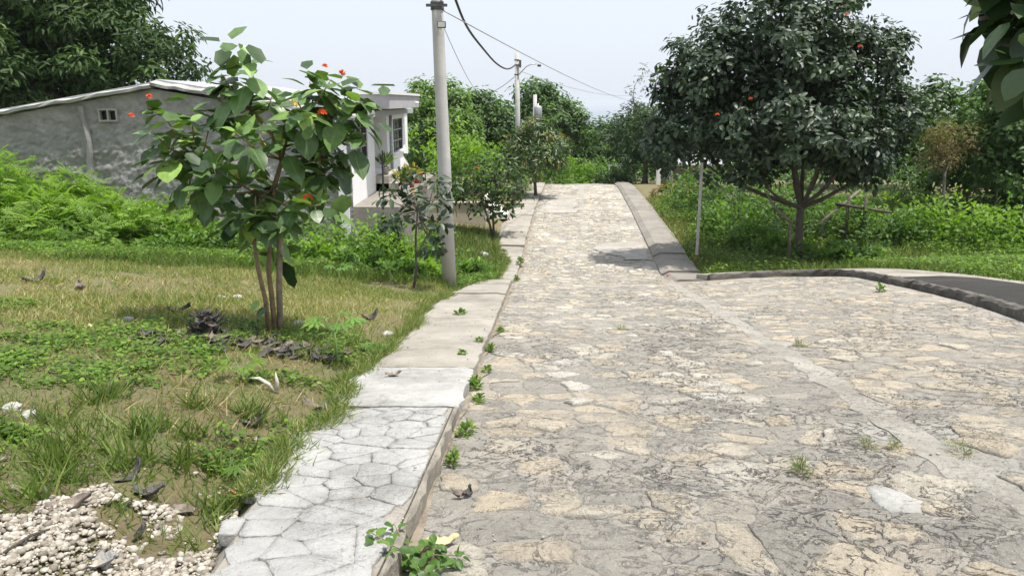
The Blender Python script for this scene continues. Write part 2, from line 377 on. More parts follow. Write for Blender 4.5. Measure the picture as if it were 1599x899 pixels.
tag(ground, 'sloping earth of the roadside falling away beyond the crest', 'ground', kind='structure')
sea = obj('sea', mesh('sea', [(-20000,2100,-93),(20000,2100,-93),(20000,20500,-93),(-20000,20500,-93)], [(0,1,2,3)]), M['sea'])
tag(sea, 'pale hazy sea on the far horizon', 'sea', kind='structure')

# ------------------------------------------------------------------ road
def strip(name, ys, x0f, x1f, nx, dz, m, parent=None, namp=0., zf=gz):
    ys = np.asarray(ys, float); T = np.linspace(0, 1, nx)
    X = x0f(ys)[:, None]*(1-T)+x1f(ys)[:, None]*T; Y = np.repeat(ys[:, None], nx, 1)
    Z = zf(X, Y)+dz+(fbm(X*2.2, Y*2.2, 11)-.5)*namp
    V = np.stack([X, Y, Z], -1).reshape(-1, 3); i = (np.arange(nx-1)[None, :]+np.arange(len(ys)-1)[:, None]*nx).ravel()
    return obj(name, mesh(name, V, np.stack([i, i+1, i+nx+1, i+nx], 1), True), m, parent)
ysr = np.concatenate([np.arange(-8, 16.6, .25), np.arange(16.6, 18.31, .1)])
ysr2 = np.arange(18.3, 62, .35)
def xright(y):
    return np.where(y < 17.15, jx(y)+.06, np.interp(y, [17.15, 17.8, 18.3], [7.4, 5.6, 3.8]))
ROADN = .035
road = strip('road', ysr, lambda y: kl(y)-.03, xright, 44, -.012, M['mortar'], namp=ROADN)
tag(road, 'worn cobbled limestone road with cement joints running down to the crest', 'road', kind='structure')
r2 = strip('far_road_bed', ysr2, lambda y: kl(y)-.03, lambda y: kr(y)+.05, 22, -.012, M['mortar'], road, namp=ROADN)

def clip(poly, a, b, c):
    """keep a*x+b*y<=c"""
    out = []; n = len(poly)
    for i in range(n):
        p, q = poly[i], poly[(i+1) % n]; dp = a*p[0]+b*p[1]-c; dq = a*q[0]+b*q[1]-c
        if dp <= 0: out.append(p)
        if dp*dq < 0:
            s = dp/(dp-dq); out.append((p[0]+s*(q[0]-p[0]), p[1]+s*(q[1]-p[1])))
    return out
def voronoi(x0, x1, y0, y1, s, jit, drop, seed, sx=1.0):
    rg = random.Random(seed); nx = int((x1-x0)/(s*sx))+1; ny = int((y1-y0)/s)+1; g = {}
    for j in range(ny):
        for i in range(nx):
            if rg.random() < drop: continue
            g[i, j] = (x0+(i+.5+(.5*(j % 2)-.25)+(rg.random()-.5)*jit)*s*sx, y0+(j+.5+(rg.random()-.5)*jit)*s)
    cells = []
    for (i, j), p in g.items():
        poly = [(p[0]-2*s*sx, p[1]-2*s), (p[0]+2*s*sx, p[1]-2*s), (p[0]+2*s*sx, p[1]+2*s), (p[0]-2*s*sx, p[1]+2*s)]
        for di in range(-2, 3):
            for dj in range(-2, 3):
                q = g.get((i+di, j+dj))
                if q is None or (di == 0 and dj == 0): continue
                a, b = q[0]-p[0], q[1]-p[1]
                poly = clip(poly, a, b, (q[0]**2+q[1]**2-p[0]**2-p[1]**2)/2)
                if len(poly) < 3: break
            if len(poly) < 3: break
        if len(poly) >= 3: cells.append((p, poly))
    return cells

def stone_mesh(poly, gap, h, nb, seed, zfun, rough=.1, base=.03, rings=(1., .9, .62, .28), flat=False):
    """irregular worn stone: noisy outline, rounded shoulder, uneven top"""
    rg = np.random.default_rng(seed); P_ = np.array(poly); c = P_.mean(0)
    d = P_-c; seg = np.roll(d, -1, 0)-d; L = np.hypot(*seg.T); cum = np.concatenate([[0], np.cumsum(L)]); tot = cum[-1]
    s = (np.arange(nb)+.5*rg.random())/nb*tot; k = np.clip(np.searchsorted(cum, s, 'right')-1, 0, len(P_)-1)
    pts = d[k]+seg[k]*((s-cum[k])/np.maximum(L[k], 1e-6))[:, None]
    r = np.hypot(*pts.T); pts *= np.maximum(.3, (r-gap)/np.maximum(r, 1e-6))[:, None]
    pts = pts if flat else pts*.72+.14*(np.roll(pts, 1, 0)+np.roll(pts, -1, 0))
    pts *= (1+(rg.random(nb)-.5)*2*rough)[:, None]
    V = []; E_ = []
    for q, f in enumerate((1.0,)+tuple(rings)):
        xy = c+pts*f*(1.04 if q == 0 else 1); z = zfun(xy[:, 0], xy[:, 1])
        if q == 0: zz = z-base
        else: zz = z+h*((.75 if flat else .35) if q == 1 else 1.)+ (rg.random(nb)-.5)*h*(.12 if flat else .5 if q > 1 else .2)
        V.append(np.column_stack([xy, zz])); E_.append(np.full(nb, [1.1, 1., .8, .5, .2][q]))
    V.append(np.array([[c[0], c[1], float(zfun(c[0], c[1]))+h*(1. if flat else .9+.4*rg.random())]])); E_.append([0.])
    F = []; n = len(rings)+1
    for q in range(n-1):
        for j in range(nb):
            a = (j+1) % nb; F.append((q*nb+j, q*nb+a, (q+1)*nb+a, (q+1)*nb+j))
    for j in range(nb): F.append(((n-1)*nb+j, (n-1)*nb+(j+1) % nb, n*nb))
    return np.vstack(V), F, np.concatenate(E_)

def roadsurf(x, y): return gz(x, y)-.012+(fbm(np.asarray(x)*2.2, np.asarray(y)*2.2, 11)-.5)*ROADN
cells = []
for p, poly in voronoi(-1.2, 9, .6, 43.6, .215, .95, .34, 5, 1.2):
    x, y = p; k0 = float(kl(y)); k1 = float(kr(y))
    if x < k0+.06: continue
    if y < 17.3:
        if x > float(jx(y))-.12: continue
        if abs(x-k1) < .13+.05*math.sin(y*3): continue
        if y > 16.9 and x > k1: continue
    elif x > k1-.1: continue
    if 22.4 < y < 25.6 and x > 2.9+.3*math.sin(y*2): continue                       # smooth concrete patch
    if y > 26 and abs(x-(k0+k1)/2) < .12: continue                                  # cement seam in mid road
    hi = jx(y)-.02 if y < 17.3 else k1-.02
    poly = [(min(max(a, k0+.02), float(hi)), b) for a, b in poly]
    if y < 17 and abs(x-k1) < .6:                                                    # do not lie on the cement band
        poly = [(min(a, float(kr(b))-.07) if x < k1 else max(a, float(kr(b))+.07), b) for a, b in poly]
    A = np.array(poly); ext = A.max(0)-A.min(0)
    if min(ext) < .07: continue
    cells.append((p, poly, ext[0]*ext[1]/max(.8, math.hypot(p[0], p[1]))**2))
vis = lambda p: p[1] > 2.3 and abs(p[0]) < .70*(p[1]+.5)
order = sorted(range(len(cells)), key=lambda i: -(cells[i][2] if vis(cells[i][0]) else 0))
rest = {'V': [], 'F': [], 'r': [], 'e': [], 'n': 0}
for rank, i in enumerate(order):
    (px_, py_), poly, _ = cells[i]; rg = random.Random(i*13+1)
    kind = rg.random()
    # left of the band the stones are cream and proud; right of it they sit almost flush in brown cement
    right = px_ > kr(py_) and py_ < 17.3
    if right: kind = kind*.75+.1
    rnd = kind
    h = (.005+.03*max(0, kind-.35)*rg.random()+.004*rg.random())
    near = rank < 300
    V, F, e = stone_mesh(poly, (.008+.03*rg.random()) if kind > .45 else .004+.012*rg.random(), h, 30 if near else 10, i, roadsurf, .12 if near else .13,
                         rings=(1., .93, .6, .25) if near else (1., .85))
    if not near: e = np.array([1.1]*10+[1.]*10+[.7]*10+[0.])
    rv = np.full(len(V), rnd)
    if near:
        o = obj('cobblestone', mesh('cobblestone', V, F, True, rnd=rv, edge=e), M['stone'], road, loc=(0, 0, 0))
    else:
        rest['V'].append(V); rest['F'] += [tuple(q+rest['n'] for q in f) for f in F]; rest['n'] += len(V); rest['r'].append(rv); rest['e'].append(e)
ro = obj('cobblestone_paving', mesh('cobblestone_paving', np.vstack(rest['V']), rest['F'], True, rnd=np.concatenate(rest['r']), edge=np.concatenate(rest['e'])), M['stone'], road, loc=(0, 0, 0))
ro['kind'] = 'stuff'
# cement band along the old road edge across the junction
def wob(y, s): return (vnoise(np.asarray(y)*.7, np.zeros_like(y)+s, 2)-.5)*.1+(vnoise(np.asarray(y)*6.7, np.zeros_like(y)+s, 3)-.5)*.07
strip('cement_band', np.arange(-4, 17.4, .12), lambda y: kr(y)-.13+wob(y, 1), lambda y: kr(y)+.13+wob(y, 9), 7, -.007, M['band'], road, namp=ROADN)
strip('cement_seam', np.arange(26.2, 43.5, .25), lambda y: (kl(y)+kr(y))/2-.11+wob(y, 3)*.6, lambda y: (kl(y)+kr(y))/2+.11+wob(y, 4)*.6, 5, -.007, M['band'], road, namp=ROADN)
strip('concrete_patch', np.arange(22.5, 25.5, .15), lambda y: 3.0+.35*np.sin(y*2)+wob(y*3, 5)*2, lambda y: kr(y)-.12+wob(y*2, 6)*.6, 8, .008, M['patch'], road)
strip('concrete_patch', np.arange(32.2, 38.5, .2), lambda y: kl(y)+.35+wob(y*2, 15)*3, lambda y: (kl(y)+kr(y))/2-.3+wob(y*2, 16)*3, 8, .007, M['patch'], road)

silt = strip('silt_strip', np.arange(1.5, 43, .1), lambda y: kl(y)+.004, lambda y: kl(y)+.012+.15*vnoise(y*2.6, y*0, 61)*vnoise(y*.7, y*0, 62), 4, .002, M['silt'], road, namp=ROADN)
# big pale flagstone in the road
FS = [P(*q) for q in ((1350,748,3.72),(1372,742,3.77),(1408,755,3.66),(1446,778,3.48),(1440,795,3.36),(1398,797,3.36),(1375,785,3.42))]
fp = [(a[0], a[1]) for a in FS]
V, F, e = stone_mesh(fp, .0, .02, 26, 991, roadsurf, .03)
obj('flagstone', mesh('flagstone', V, F, True, rnd=np.full(len(V), 1.), edge=e*.3), M['slab_white'], road, loc=(0, 0, 0))

# ------------------------------------------------------------------ left pavement and kerb
def solid_strip(name, ys, x0f, x1f, top, bot, nx, m, parent=None, namp=.0, chip=0., skirt=.1):
    """thick slab following the ground: top sheet plus sides"""
    ys = np.asarray(ys, float); T = np.linspace(0, 1, nx); n = len(ys)
    x0 = x0f(ys); x1 = x1f(ys)
    X = x0[:, None]*(1-T)+x1[:, None]*T; Y = np.repeat(ys[:, None], nx, 1); base = rz(Y)
    Z = base+top+(fbm(X*3, Y*3, 21)-.5)*namp
    Z[:, 0] -= skirt
    if chip:
        Z[:, -1] -= chip*(.3+vnoise(ys*9, ys*0, 4)); X[:, -1] += (vnoise(ys*7, ys*0, 8)-.5)*chip*1.6
    V = [np.stack([X, Y, Z], -1).reshape(-1, 3), np.column_stack([x0, ys, rz(ys)+bot]), np.column_stack([X[:, -1]+(vnoise(ys*11, ys*0, 5)-.5)*chip, ys, rz(ys)+bot])]
    F = [(j*nx+i, j*nx+i+1, (j+1)*nx+i+1, (j+1)*nx+i) for j in range(n-1) for i in range(nx-1)]
    o0 = n*nx; o1 = o0+n
    for j in range(n-1):
        F.append((j*nx, (j+1)*nx, o0+j+1, o0+j)); F.append((j*nx+nx-1, o1+j, o1+j+1, (j+1)*nx+nx-1))
    F.append(tuple([o0]+[i for i in range(nx)]+[o1])); F.append(tuple([o1+n-1]+[(n-1)*nx+i for i in range(nx)][::-1]+[o0+n-1]))
    return obj(name, mesh(name, np.vstack(V), F, False), m, parent)
KW = .035
kin = lambda y: kl(y)-KW
lout = lambda y: kl(y)-ws(y)-.1+(vnoise(np.asarray(y)*5.1, np.zeros_like(y), 31)-.5)*.07
pav = solid_strip('left_pavement', np.arange(-4, 5.12, .12), lout, kin, .085, -.14, 8, M['slab'], namp=.02, skirt=.12)
tag(pav, 'raised pavement of pale crazed paving stones along the left kerb', 'pavement', kind='structure')
solid_strip('slab', np.arange(5.13, 6.72, .1), lambda y: lout(y)+.0, lambda y: kl(y)+.0, .100, -.14, 12, M['slab_white'], pav, .035, .03)['label'] = 'rough whitewashed slab of the pavement'
solid_strip('slab', np.linspace(6.635, 10.2, 24), lout, lambda y: kl(y)+.0, .102, -.14, 8, M['slab'], pav, .03, .02)
solid_strip('slab', np.linspace(10.215, 13.9, 24), lout, lambda y: kl(y)+.0, .102, -.14, 8, M['slab'], pav, .03, .02)
solid_strip('slab', np.linspace(13.915, 17.3, 24), lout, lambda y: kl(y)+.0, .125, -.14, 8, M['slab'], pav, .02, .02)
solid_strip('slab', np.arange(17.34, 24.5, .2), lout, lambda y: kl(y)-.02, .07, -.14, 6, M['slab'], pav, .03, .02)
solid_strip('slab', np.arange(24.54, 31, .2), lout, lambda y: kl(y)-.02, .10, -.14, 6, M['slab'], pav, .03, .02)
solid_strip('slab', np.arange(31.04, 46, .2), lout, lambda y: kl(y)-.02, .10, -.14, 6, M['slab'], pav, .03, .02)
solid_strip('kerb', np.arange(-4, 5.13, .06), lambda y: kl(y)-KW+.004, lambda y: kl(y)+.005, .10, -.14, 4, M['kerb'], pav, .02, .02)['label'] = 'crumbling pebbly kerb edge'
def pavsurf(x, y): return rz(y)+.085+(fbm(np.asarray(x)*3, np.asarray(y)*3, 21)-.5)*.02
for p, poly in voronoi(-1.9, 0, -.1, 5.1, .155, .9, .2, 77, 1.2):
    x, y = p
    if x > kl(y)-KW+.1 or x < kl(y)-ws(y)-.04 or y < .2: continue
    poly = [(min(max(a, float(kl(b)-ws(b))-.07), float(kl(b))-KW+.0), min(b, 5.1)) for a, b in poly]
    A = np.array(poly)
    if min(A.max(0)-A.min(0)) < .06: continue
    V, F, e = stone_mesh(poly, .0+.006*random.random()**2, .008+.006*random.random(), 20, int(x*1000+y*7919) & 0xffff, pavsurf, .03, .04, rings=(1., .975, .5), flat=True)
    e = np.concatenate([np.full(20, q) for q in (1.1, 1., .85, .3)]+[[0.]])
    obj('paving_stone', mesh('paving_stone', V, F, True, edge=e), M['paver'], pav, loc=(0, 0, 0))

# ------------------------------------------------------------------ right pavement (slabs with open joints)
def rin(y): return kr(y)+.03
def rout(y): return kr(y)+np.interp(y, [17, 25, 34, 42, 60], [1.02, 1.05, .98, .85, .8])
rp = solid_strip('right_pavement', np.arange(26.6, 46, .2), rin, rout, .13, -.2, 6, M['slab_dark'], namp=.02, chip=.01)
tag(rp, 'grey concrete slab pavement with broken joints along the right road edge', 'pavement', kind='structure')
for y0, y1, tp in ((17.5, 19.9, .11), (19.95, 21.6, .16), (21.66, 22.9, .10), (22.96, 26.54, .14)):
    solid_strip('slab', np.linspace(y0, y1, 12), rin, rout, tp, -.2, 6, M['slab_dark'], rp, .02, .01)

# ------------------------------------------------------------------ junction kerb and its pavement
JK = np.array([(4.60,17.36),(5.6,17.85),(6.5,18.02),(7.1,17.9),(7.5,17.4),(7.66,16.5),(7.55,14.6),(7.1,11.6),(6.47,9.2),(5.7,5),(5.0,0),(4.3,-6)])
def resample(pl, ds):
    pl = np.asarray(pl, float); L = np.r_[0, np.cumsum(np.hypot(*np.diff(pl, axis=0).T))]; s = np.arange(0, L[-1], ds)
    q = np.column_stack([np.interp(s, L, pl[:, 0]), np.interp(s, L, pl[:, 1])])
    for _ in range(3): q[1:-1] = (q[:-2]+q[1:-1]*2+q[2:])/4
    return q
jk = resample(JK, .15)
def ribbon_solid(name, path, offs, tops, bot, m, parent=None, rough=0.):
    n = len(path); t = np.gradient(path, axis=0); t /= np.hypot(*t.T)[:, None]; nr = np.column_stack([-t[:, 1], t[:, 0]])   # left-hand normal
    V = []; k = len(offs)
    for a, (o_, h_) in enumerate(zip(offs, tops)):
        oo = o_(np.arange(n)) if callable(o_) else np.full(n, o_)
        xy = path+nr*(oo+(R.random(n)-.5)*rough)[:, None]
        V.append(np.column_stack([xy, gz(xy[:, 0], xy[:, 1])+h_+(R.random(n)-.5)*rough]))
    V = np.stack(V, 1).reshape(-1, 3); F = []
    for j in range(n-1):
        for i in range(k-1): F.append((j*k+i, j*k+i+1, (j+1)*k+i+1, (j+1)*k+i))
    F += [tuple(range(k))[::-1], tuple((n-1)*k+i for i in range(k))]
    return obj(name, mesh(name, V, F), m, parent)
jp = ribbon_solid('corner_pavement', jk, [.12, .14, .6, lambda i: np.interp(i*.15, [0, 1.5, 3.2, 5, 8, 12, 40], [.5, .5, 1.0, 1.4, 1.7, 1.5, 1.4]), lambda i: np.interp(i*.15, [0, 1.5, 3.2, 5, 8, 12, 40], [.52, .52, 1.02, 1.42, 1.72, 1.52, 1.42])], [-.2, .125, .125, .12, -.25], 0, M['slab'])
tag(jp, 'pavement behind the blackened kerb of the junction, darkest at its outer stretch', 'pavement', kind='structure')
kb = ribbon_solid('kerb', jk, [-.02, .0, .03, .125, .13], [-.1, .08, .125, .13, -.1], 0, M['kerb_black'], jp, .04)
# mouldy stretch on the slab, tree shade painted into its dark colour too
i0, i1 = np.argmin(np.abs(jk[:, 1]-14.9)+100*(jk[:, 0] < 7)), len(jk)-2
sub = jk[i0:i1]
ribbon_solid('stain_shade_sheet', sub, [lambda i: .15+0*i, lambda i: .8+0*i, lambda i: np.interp(i*.15, [0, .6, 2], [.9, 1.25, 1.36])], [.131, .131, .131], 0, M['stain_shade'], jp)

# ------------------------------------------------------------------ foliage tools
def unit(v): return v/np.maximum(np.linalg.norm(v, axis=-1, keepdims=True), 1e-9)
# leaf templates: columns along (tip), side, normal; faces
T_OVAL = (np.array([(0,0,0),(.35,.24,.06),(.75,.20,.04),(1,0,-.10),(.75,-.20,.04),(.35,-.24,.06),(.5,0,-.01)]), np.array([(0,1,6),(1,2,6),(2,3,6),(3,4,6),(4,5,6),(5,0,6)]))
T_LANCE = (np.array([(0,0,0),(.4,.13,.03),(1,0,-.14),(.4,-.13,.03)]), np.array([(0,1,2),(0,2,3)]))
T_MANGO = (np.array([(0,0,0),(.45,.17,.03),(1,0,-.2),(.45,-.17,.03)]), np.array([(0,1,2),(0,2,3)]))
T_CARD = (np.array([(0,0,0),(.5,.27,.05),(1,0,-.08),(.5,-.27,.05)]), np.array([(0,1,2),(0,2,3)]))
T_SPIKE = (np.array([(0,.042,0),(0,-.042,0),(1,0,.0)]), np.array([(0,1,2)]))
T_ROUND = (np.array([(0,0,0),(.3,.3,.05),(.8,.26,.02),(1,0,-.06),(.8,-.26,.02),(.3,-.3,.05)]), np.array([(0,1,2),(0,2,3),(0,3,4),(0,4,5)]))
T_BLADE = (np.array([(0,.03,0),(0,-.03,0),(.5,.022,.10),(.5,-.022,.10),(1,0,0)]), np.array([(0,1,3),(0,3,2),(2,3,4)]))
def frond_template(n=7):
    V = []; F = []
    for i in range(n):
        t = .15+.8*i/n; w_ = .26*math.sin(math.pi*min(1, .25+.75*(1-i/n)))+.04; dz = -.25*t*t
        for s in (1, -1):
            k = len(V); V += [(t, 0, dz), (t+.05, s*w_*.55, dz+.05), (t+.12, s*w_, dz-.02), (t+.11, s*w_*.45, dz-.01)]; F += [(k, k+1, k+2), (k, k+2, k+3)]
    k = len(V); V += [(.85,0,-.18),(.95,.05,-.22),(1.05,0,-.27),(.95,-.05,-.22)]; F += [(k,k+1,k+2),(k,k+2,k+3)]
    return np.array(V), np.array(F)
T_FROND = frond_template()

def cloud(name, C, T, N, size, tpl, m, parent=None, rnd=None, kind=None):
    """one mesh of many leaves: base points C, tip directions T, face normals N"""
    T = unit(T); S = unit(np.cross(N, T)); N = np.cross(T, S); V0, F0 = tpl; k = len(V0); n = len(C)
    sz = np.broadcast_to(np.asarray(size, float), (n,))[:, None, None]
    V = C[:, None, :]+sz*(V0[None, :, 0, None]*T[:, None, :]+V0[None, :, 1, None]*S[:, None, :]+V0[None, :, 2, None]*N[:, None, :])
    F = (F0[None]+(np.arange(n)*k)[:, None, None]).reshape(-1, F0.shape[1])
    r = np.repeat(R.random(n) if rnd is None else rnd, k)
    o = obj(name, mesh(name, V.reshape(-1, 3), F, False, rnd=np.clip(r, 0, 1)), m, parent)
    if kind: o['kind'] = kind
    return o

def rdir(n):
    v = R.normal(size=(n, 3)); return unit(v)
def clumps(lobes, n):
    """clump centres through the outer volume of several ellipsoids (cx,cy,cz,rx,ry,rz)"""
    L = np.array(lobes, float); vol = L[:, 3]*L[:, 4]*L[:, 5]; vol = vol**.75
    idx = R.choice(len(L), n, p=vol/vol.sum()); d = rdir(n)
    rad = (.38+.62*R.random(n)**.55)*(.8+.42*R.random(n)**1.4)
    return L[idx, :3]+d*rad[:, None]*L[idx, 3:6], d, rad
def leaves_at(cen, out, cr, per, flat=.75):
    n = len(cen); C = np.repeat(cen, per, 0); O = np.repeat(out, per, 0); d = rdir(n*per)
    r = cr*(.25+.75*R.random(n*per))[:, None]; pos = C+d*r*np.array([1, 1, flat])
    N = unit(.55*O+.55*d+np.array([0, 0, .75])+.55*rdir(n*per))
    T = unit(np.cross(N, rdir(n*per)))+.55*d+np.array([0, 0, -.35])
    return pos, T, N
def limbs(mb, base, fork, tips, r0, k=7, wob_=.12):
    base = np.array(base, float); fork = np.array(fork, float)
    for tp in tips:
        tp = np.array(tp, float); s = np.linspace(0, 1, 6); L = np.linalg.norm(tp-fork)
        mid = fork*.45+tp*.55+R.normal(size=3)*wob_*L*np.array([1, 1, .5])-np.array([0, 0, .05*L])
        pts = [(1-a)**2*fork+2*a*(1-a)*mid+a*a*tp for a in s]
        mb.tube(pts, [r0*(1-.85*a) for a in s], k, False)
def trunk_mesh(base, fork, r0, r1, tips, rl, bend=.1, k=10, flare=1.5):
    mb = MB(); base = np.array(base, float); fork = np.array(fork, float); H_ = fork[2]-base[2]; s = np.linspace(0, 1, 8)
    pts = [base+(fork-base)*a+np.array([math.sin(a*4+base[0])*bend*H_*.25, math.cos(a*3.1+base[1])*bend*H_*.2, 0])*a*(1-a)*2 for a in s]
    pts[0] = pts[0]-np.array([0, 0, .12])
    mb.tube(pts, [(r0+(r1-r0)*a)*(1+(flare-1)*max(0, 1-a*6)) for a in s], k)
    limbs(mb, base, fork-(fork-base)*.06, tips, rl)
    return mb
def tree(name, base, lobes, nc, per, leaf, tpl, m, label, cat='tree', group=None, bark='bark', r0=.14, fork=None, cr=.5, nl=9, flat=.75, ns=None):
    base = (base[0], base[1], gzf(base[0], base[1]) if len(base) < 3 else base[2])
    L = np.array(lobes, float); top = L[:, 2].max()
    t = empty(name, base, label, cat, group)
    cen, out, rad = clumps(lobes, nc)
    fk = fork if fork is not None else (base[0]+(L[:, 0].mean()-base[0])*.5, base[1]+(L[:, 1].mean()-base[1])*.5, base[2]+(L[:, 2].mean()-L[:, 5].mean()*.6-base[2])*.9)
    inner = np.argsort(rad)[:nl*2][::2]
    trunk_mesh(base, fk, r0, r0*.7, cen[R.choice(nc, min(nl, nc), False)]*.85+np.array(fk)*.15, r0*.5).obj('trunk', M[bark], t, True)
    per = int(per*1.65); pos, T, N = leaves_at(cen, out, cr, per, flat)
    n = len(pos); clr = np.repeat(R.random(nc), per)
    lift = np.clip((pos[:, 2]-L[:, 2].min())/(2*L[:, 5].max()), -.3, .6)
    rnd = np.clip(.42*R.random(n)+.5*clr**1.3+.1*lift, 0, 1)
    cloud('crown', pos, T, N, leaf*(.65+.7*R.random(n)), tpl, m, t, rnd)
    return t
def shrub(name, x, y, rx, rz_, n, leaf, tpl, m, label, group=None, cat='shrub', ry=None, lift=.0, z0=None, stems=5):
    z = gzf(x, y) if z0 is None else z0; t = empty(name, (x, y, z), label, cat, group); ry = ry or rx
    nc = max(10, n//22); d = rdir(nc); d[:, 2] = np.abs(d[:, 2])
    rad = (.35+.65*R.random(nc)**.6)*(.8+.4*R.random(nc)); cen = np.array([x, y, z+lift])+d*rad[:, None]*np.array([rx, ry, rz_])
    mb = MB()
    for q in R.choice(nc, min(stems, nc), False):
        c = cen[q]; b = np.array([x+(R.random()-.5)*rx*.5, y+(R.random()-.5)*ry*.5, z-.05]); mb.tube([b, b*.5+c*.5+R.normal(size=3)*.04, c], [.018, .013, .006], 5)
    mb.obj('stem', M['bark_dark'], t)
    per = 22; C = np.repeat(cen, per, 0); O = np.repeat(d, per, 0); k = len(C); dd = rdir(k)
    pos = C+dd*(min(rx, rz_)*.32*(.2+.8*R.random(k)))[:, None]
    pos[:, 2] = np.maximum(pos[:, 2], gz(pos[:, 0], pos[:, 1])+.03)
    N = unit(O*.4+np.array([0, 0, .9])+.6*rdir(k)); T = unit(np.cross(N, rdir(k)))+.7*O+.3*dd+np.array([0, 0, .1])
    rnd = np.clip(.5*R.random(k)+.3*np.repeat(R.random(nc), per)+.2*np.clip((pos[:, 2]-z)/(rz_+.01), 0, 1), 0, 1)
    cloud('foliage', pos, T, N, leaf*(.6+.8*R.random(k)), tpl, m, t, rnd)
    return t

# ------------------------------------------------------------------ far woodland, hillside mass
fw = []
for Y0, Y1, n, s in ((62, 110, 5200, 1.0), (110, 260, 7000, 1.6), (260, 900, 8000, 4.0)):
    y = Y0+(Y1-Y0)*R.random(n); x = (R.random(n)-.5)*2*(y*.85+10)
    keep = np.abs(x-(4+.02*y)) > 1.5
    h = 2+3.5*fbm(x*.09, y*.09, 40)
    z = gz(x, y)+sms(55, 200, y)*(fbm(x*.012, y*.012, 9)-.5)*16*(1-sms(900, 2000, y))
    z = z+h*R.random(n)**.5*np.where(y > 260, 1.3, 1.)
    fw.append((np.column_stack([x, y, z])[keep], np.full(keep.sum(), s)))
C = np.vstack([a for a, _ in fw]); S_ = np.concatenate([b for _, b in fw]); per = 6
C = np.repeat(C, per, 0)+rdir(len(C)*per)*np.repeat(S_, per)[:, None]; S_ = np.repeat(S_, per); n = len(C)
N = unit(np.array([0, 0, 1.])+.7*rdir(n))
fo = cloud('woodland', C, unit(np.cross(N, rdir(n))), N, S_*.85*(.6+.6*R.random(n)), T_CARD, M['green_mid'], None, fbm(C[:, 0]*.15, C[:, 1]*.15, 2)*.6+.4*R.random(n))
tag(fo, 'distant green woodland covering the slope down to the sea', 'woodland', kind='stuff')

def lobe(px, py, Y, rx, rz_, ry=None):
    c = P(px, py, Y); k = Y/1150; return (c[0], c[1], c[2], rx*k, (ry or rx)*k, rz_*k)

# ------------------------------------------------------------------ mid-distance trees
tree('mango_tree', (-14.3, 27), [lobe(60,55,27,150,110), lobe(190,85,26.5,115,85), lobe(-60,60,27,140,120), lobe(110,0,27.5,140,90), lobe(250,110,26.5,70,55), lobe(-160,20,27,130,140), lobe(30,120,25.5,150,60)],
     620, 46, .27, T_MANGO, M['mango'], 'large dark mango tree towering behind the grey stone house', bark='bark_dark', r0=.3, cr=.55, nl=14)
tree('broadleaf_tree', (-5.0, 46), [lobe(668,150,46,40,28), lobe(700,165,46,40,36), lobe(665,205,45,36,40), lobe(715,215,45,38,38), lobe(640,180,46,22,22)],
     170, 26, .26, T_OVAL, M['green_light'], 'light green feathery tree directly behind the white house', cr=.55, r0=.16)
tree('broadleaf_tree', (-3.2, 52), [lobe(735,190,52,42,42), lobe(768,190,52,36,42), lobe(750,160,52,26,22), lobe(785,215,52,30,36)],
     150, 26, .28, T_OVAL, M['green_mid'], 'mid green rounded tree between the white house and the lamp post', cr=.6, r0=.16)
tree('broadleaf_tree', (2.6, 58), [lobe(845,165,58,38,36), lobe(880,180,58,40,30), lobe(862,200,57,46,40), lobe(835,150,58,26,24), lobe(905,205,57,26,32), lobe(826,200,57,26,36)],
     210, 26, .28, T_OVAL, M['green_mid'], 'tall spreading tree behind the lamp post and the transformer pole', cr=.6, r0=.18)
tree('young_mango_tree', (1.15, 37.5), [lobe(838,212,37.5,32,28), lobe(815,222,37.5,28,26), lobe(862,232,37.5,28,30), lobe(840,245,37,40,30), lobe(800,240,37.5,22,22)],
     150, 20, .26, T_LANCE, M['mango_red'], 'young mango tree with reddish new leaves beside the lamp post', bark='bark_dark', cr=.38, r0=.08)
tree('broadleaf_tree', (6.0, 62), [lobe(925,225,62,34,34), lobe(955,215,64,30,30), lobe(895,240,60,32,34), lobe(950,250,60,34,32)],
     150, 24, .32, T_OVAL, M['green_dark'], 'low dark tree straight beyond the road crest', cr=.65, r0=.14)
tree('slender_tree', (7.9, 46), [lobe(1010,225,46,36,44), lobe(985,245,46,28,36), lobe(1030,200,46,28,40), lobe(1000,180,46,18,24), lobe(1035,250,45,22,30)],
     150, 22, .26, T_LANCE, M['green_dark'], 'dark slender tree with a bare crooked top past the right pavement end', bark='bark_dark', cr=.5, r0=.18)
tree('broadleaf_tree', (17.6, 30), [lobe(1480,190,30,70,50), lobe(1545,180,31,70,55), lobe(1610,190,31,80,70), lobe(1510,250,30,70,46), lobe(1600,260,30,70,60), lobe(1460,150,30,24,24), lobe(1570,140,31,40,30)],
     330, 26, .24, T_OVAL, M['green_mid'], 'wide green tree standing beyond the wooden trestle in the right-hand field', cr=.5, r0=.16, nl=12)
tree('broadleaf_tree', (23.5, 33), [lobe(1640,160,33,70,70), lobe(1700,200,33,80,80), lobe(1620,240,32,60,60)],
     200, 24, .26, T_OVAL, M['green_dark'], 'dark tree at the outer side of the right-hand field', cr=.55, r0=.16)
tree('broadleaf_tree', (14.5, 40), [lobe(1160,200,40,60,60), lobe(1240,200,41,70,70), lobe(1330,200,41,70,70), lobe(1410,180,40,60,60), lobe(1440,230,38,50,50)],
     260, 26, .30, T_OVAL, M['green_dark'], 'broad dark tree hidden behind the big cordia tree', cr=.7, r0=.18)
tree('withered_tree', (15.0, 26.5), [lobe(1482,215,26.5,42,34), lobe(1460,245,26.5,30,24)],
     70, 14, .15, T_LANCE, M['brown_leaf'], 'half withered brown thin-leaved tree right of the big cordia', bark='bark', cr=.4, r0=.07, nl=8)
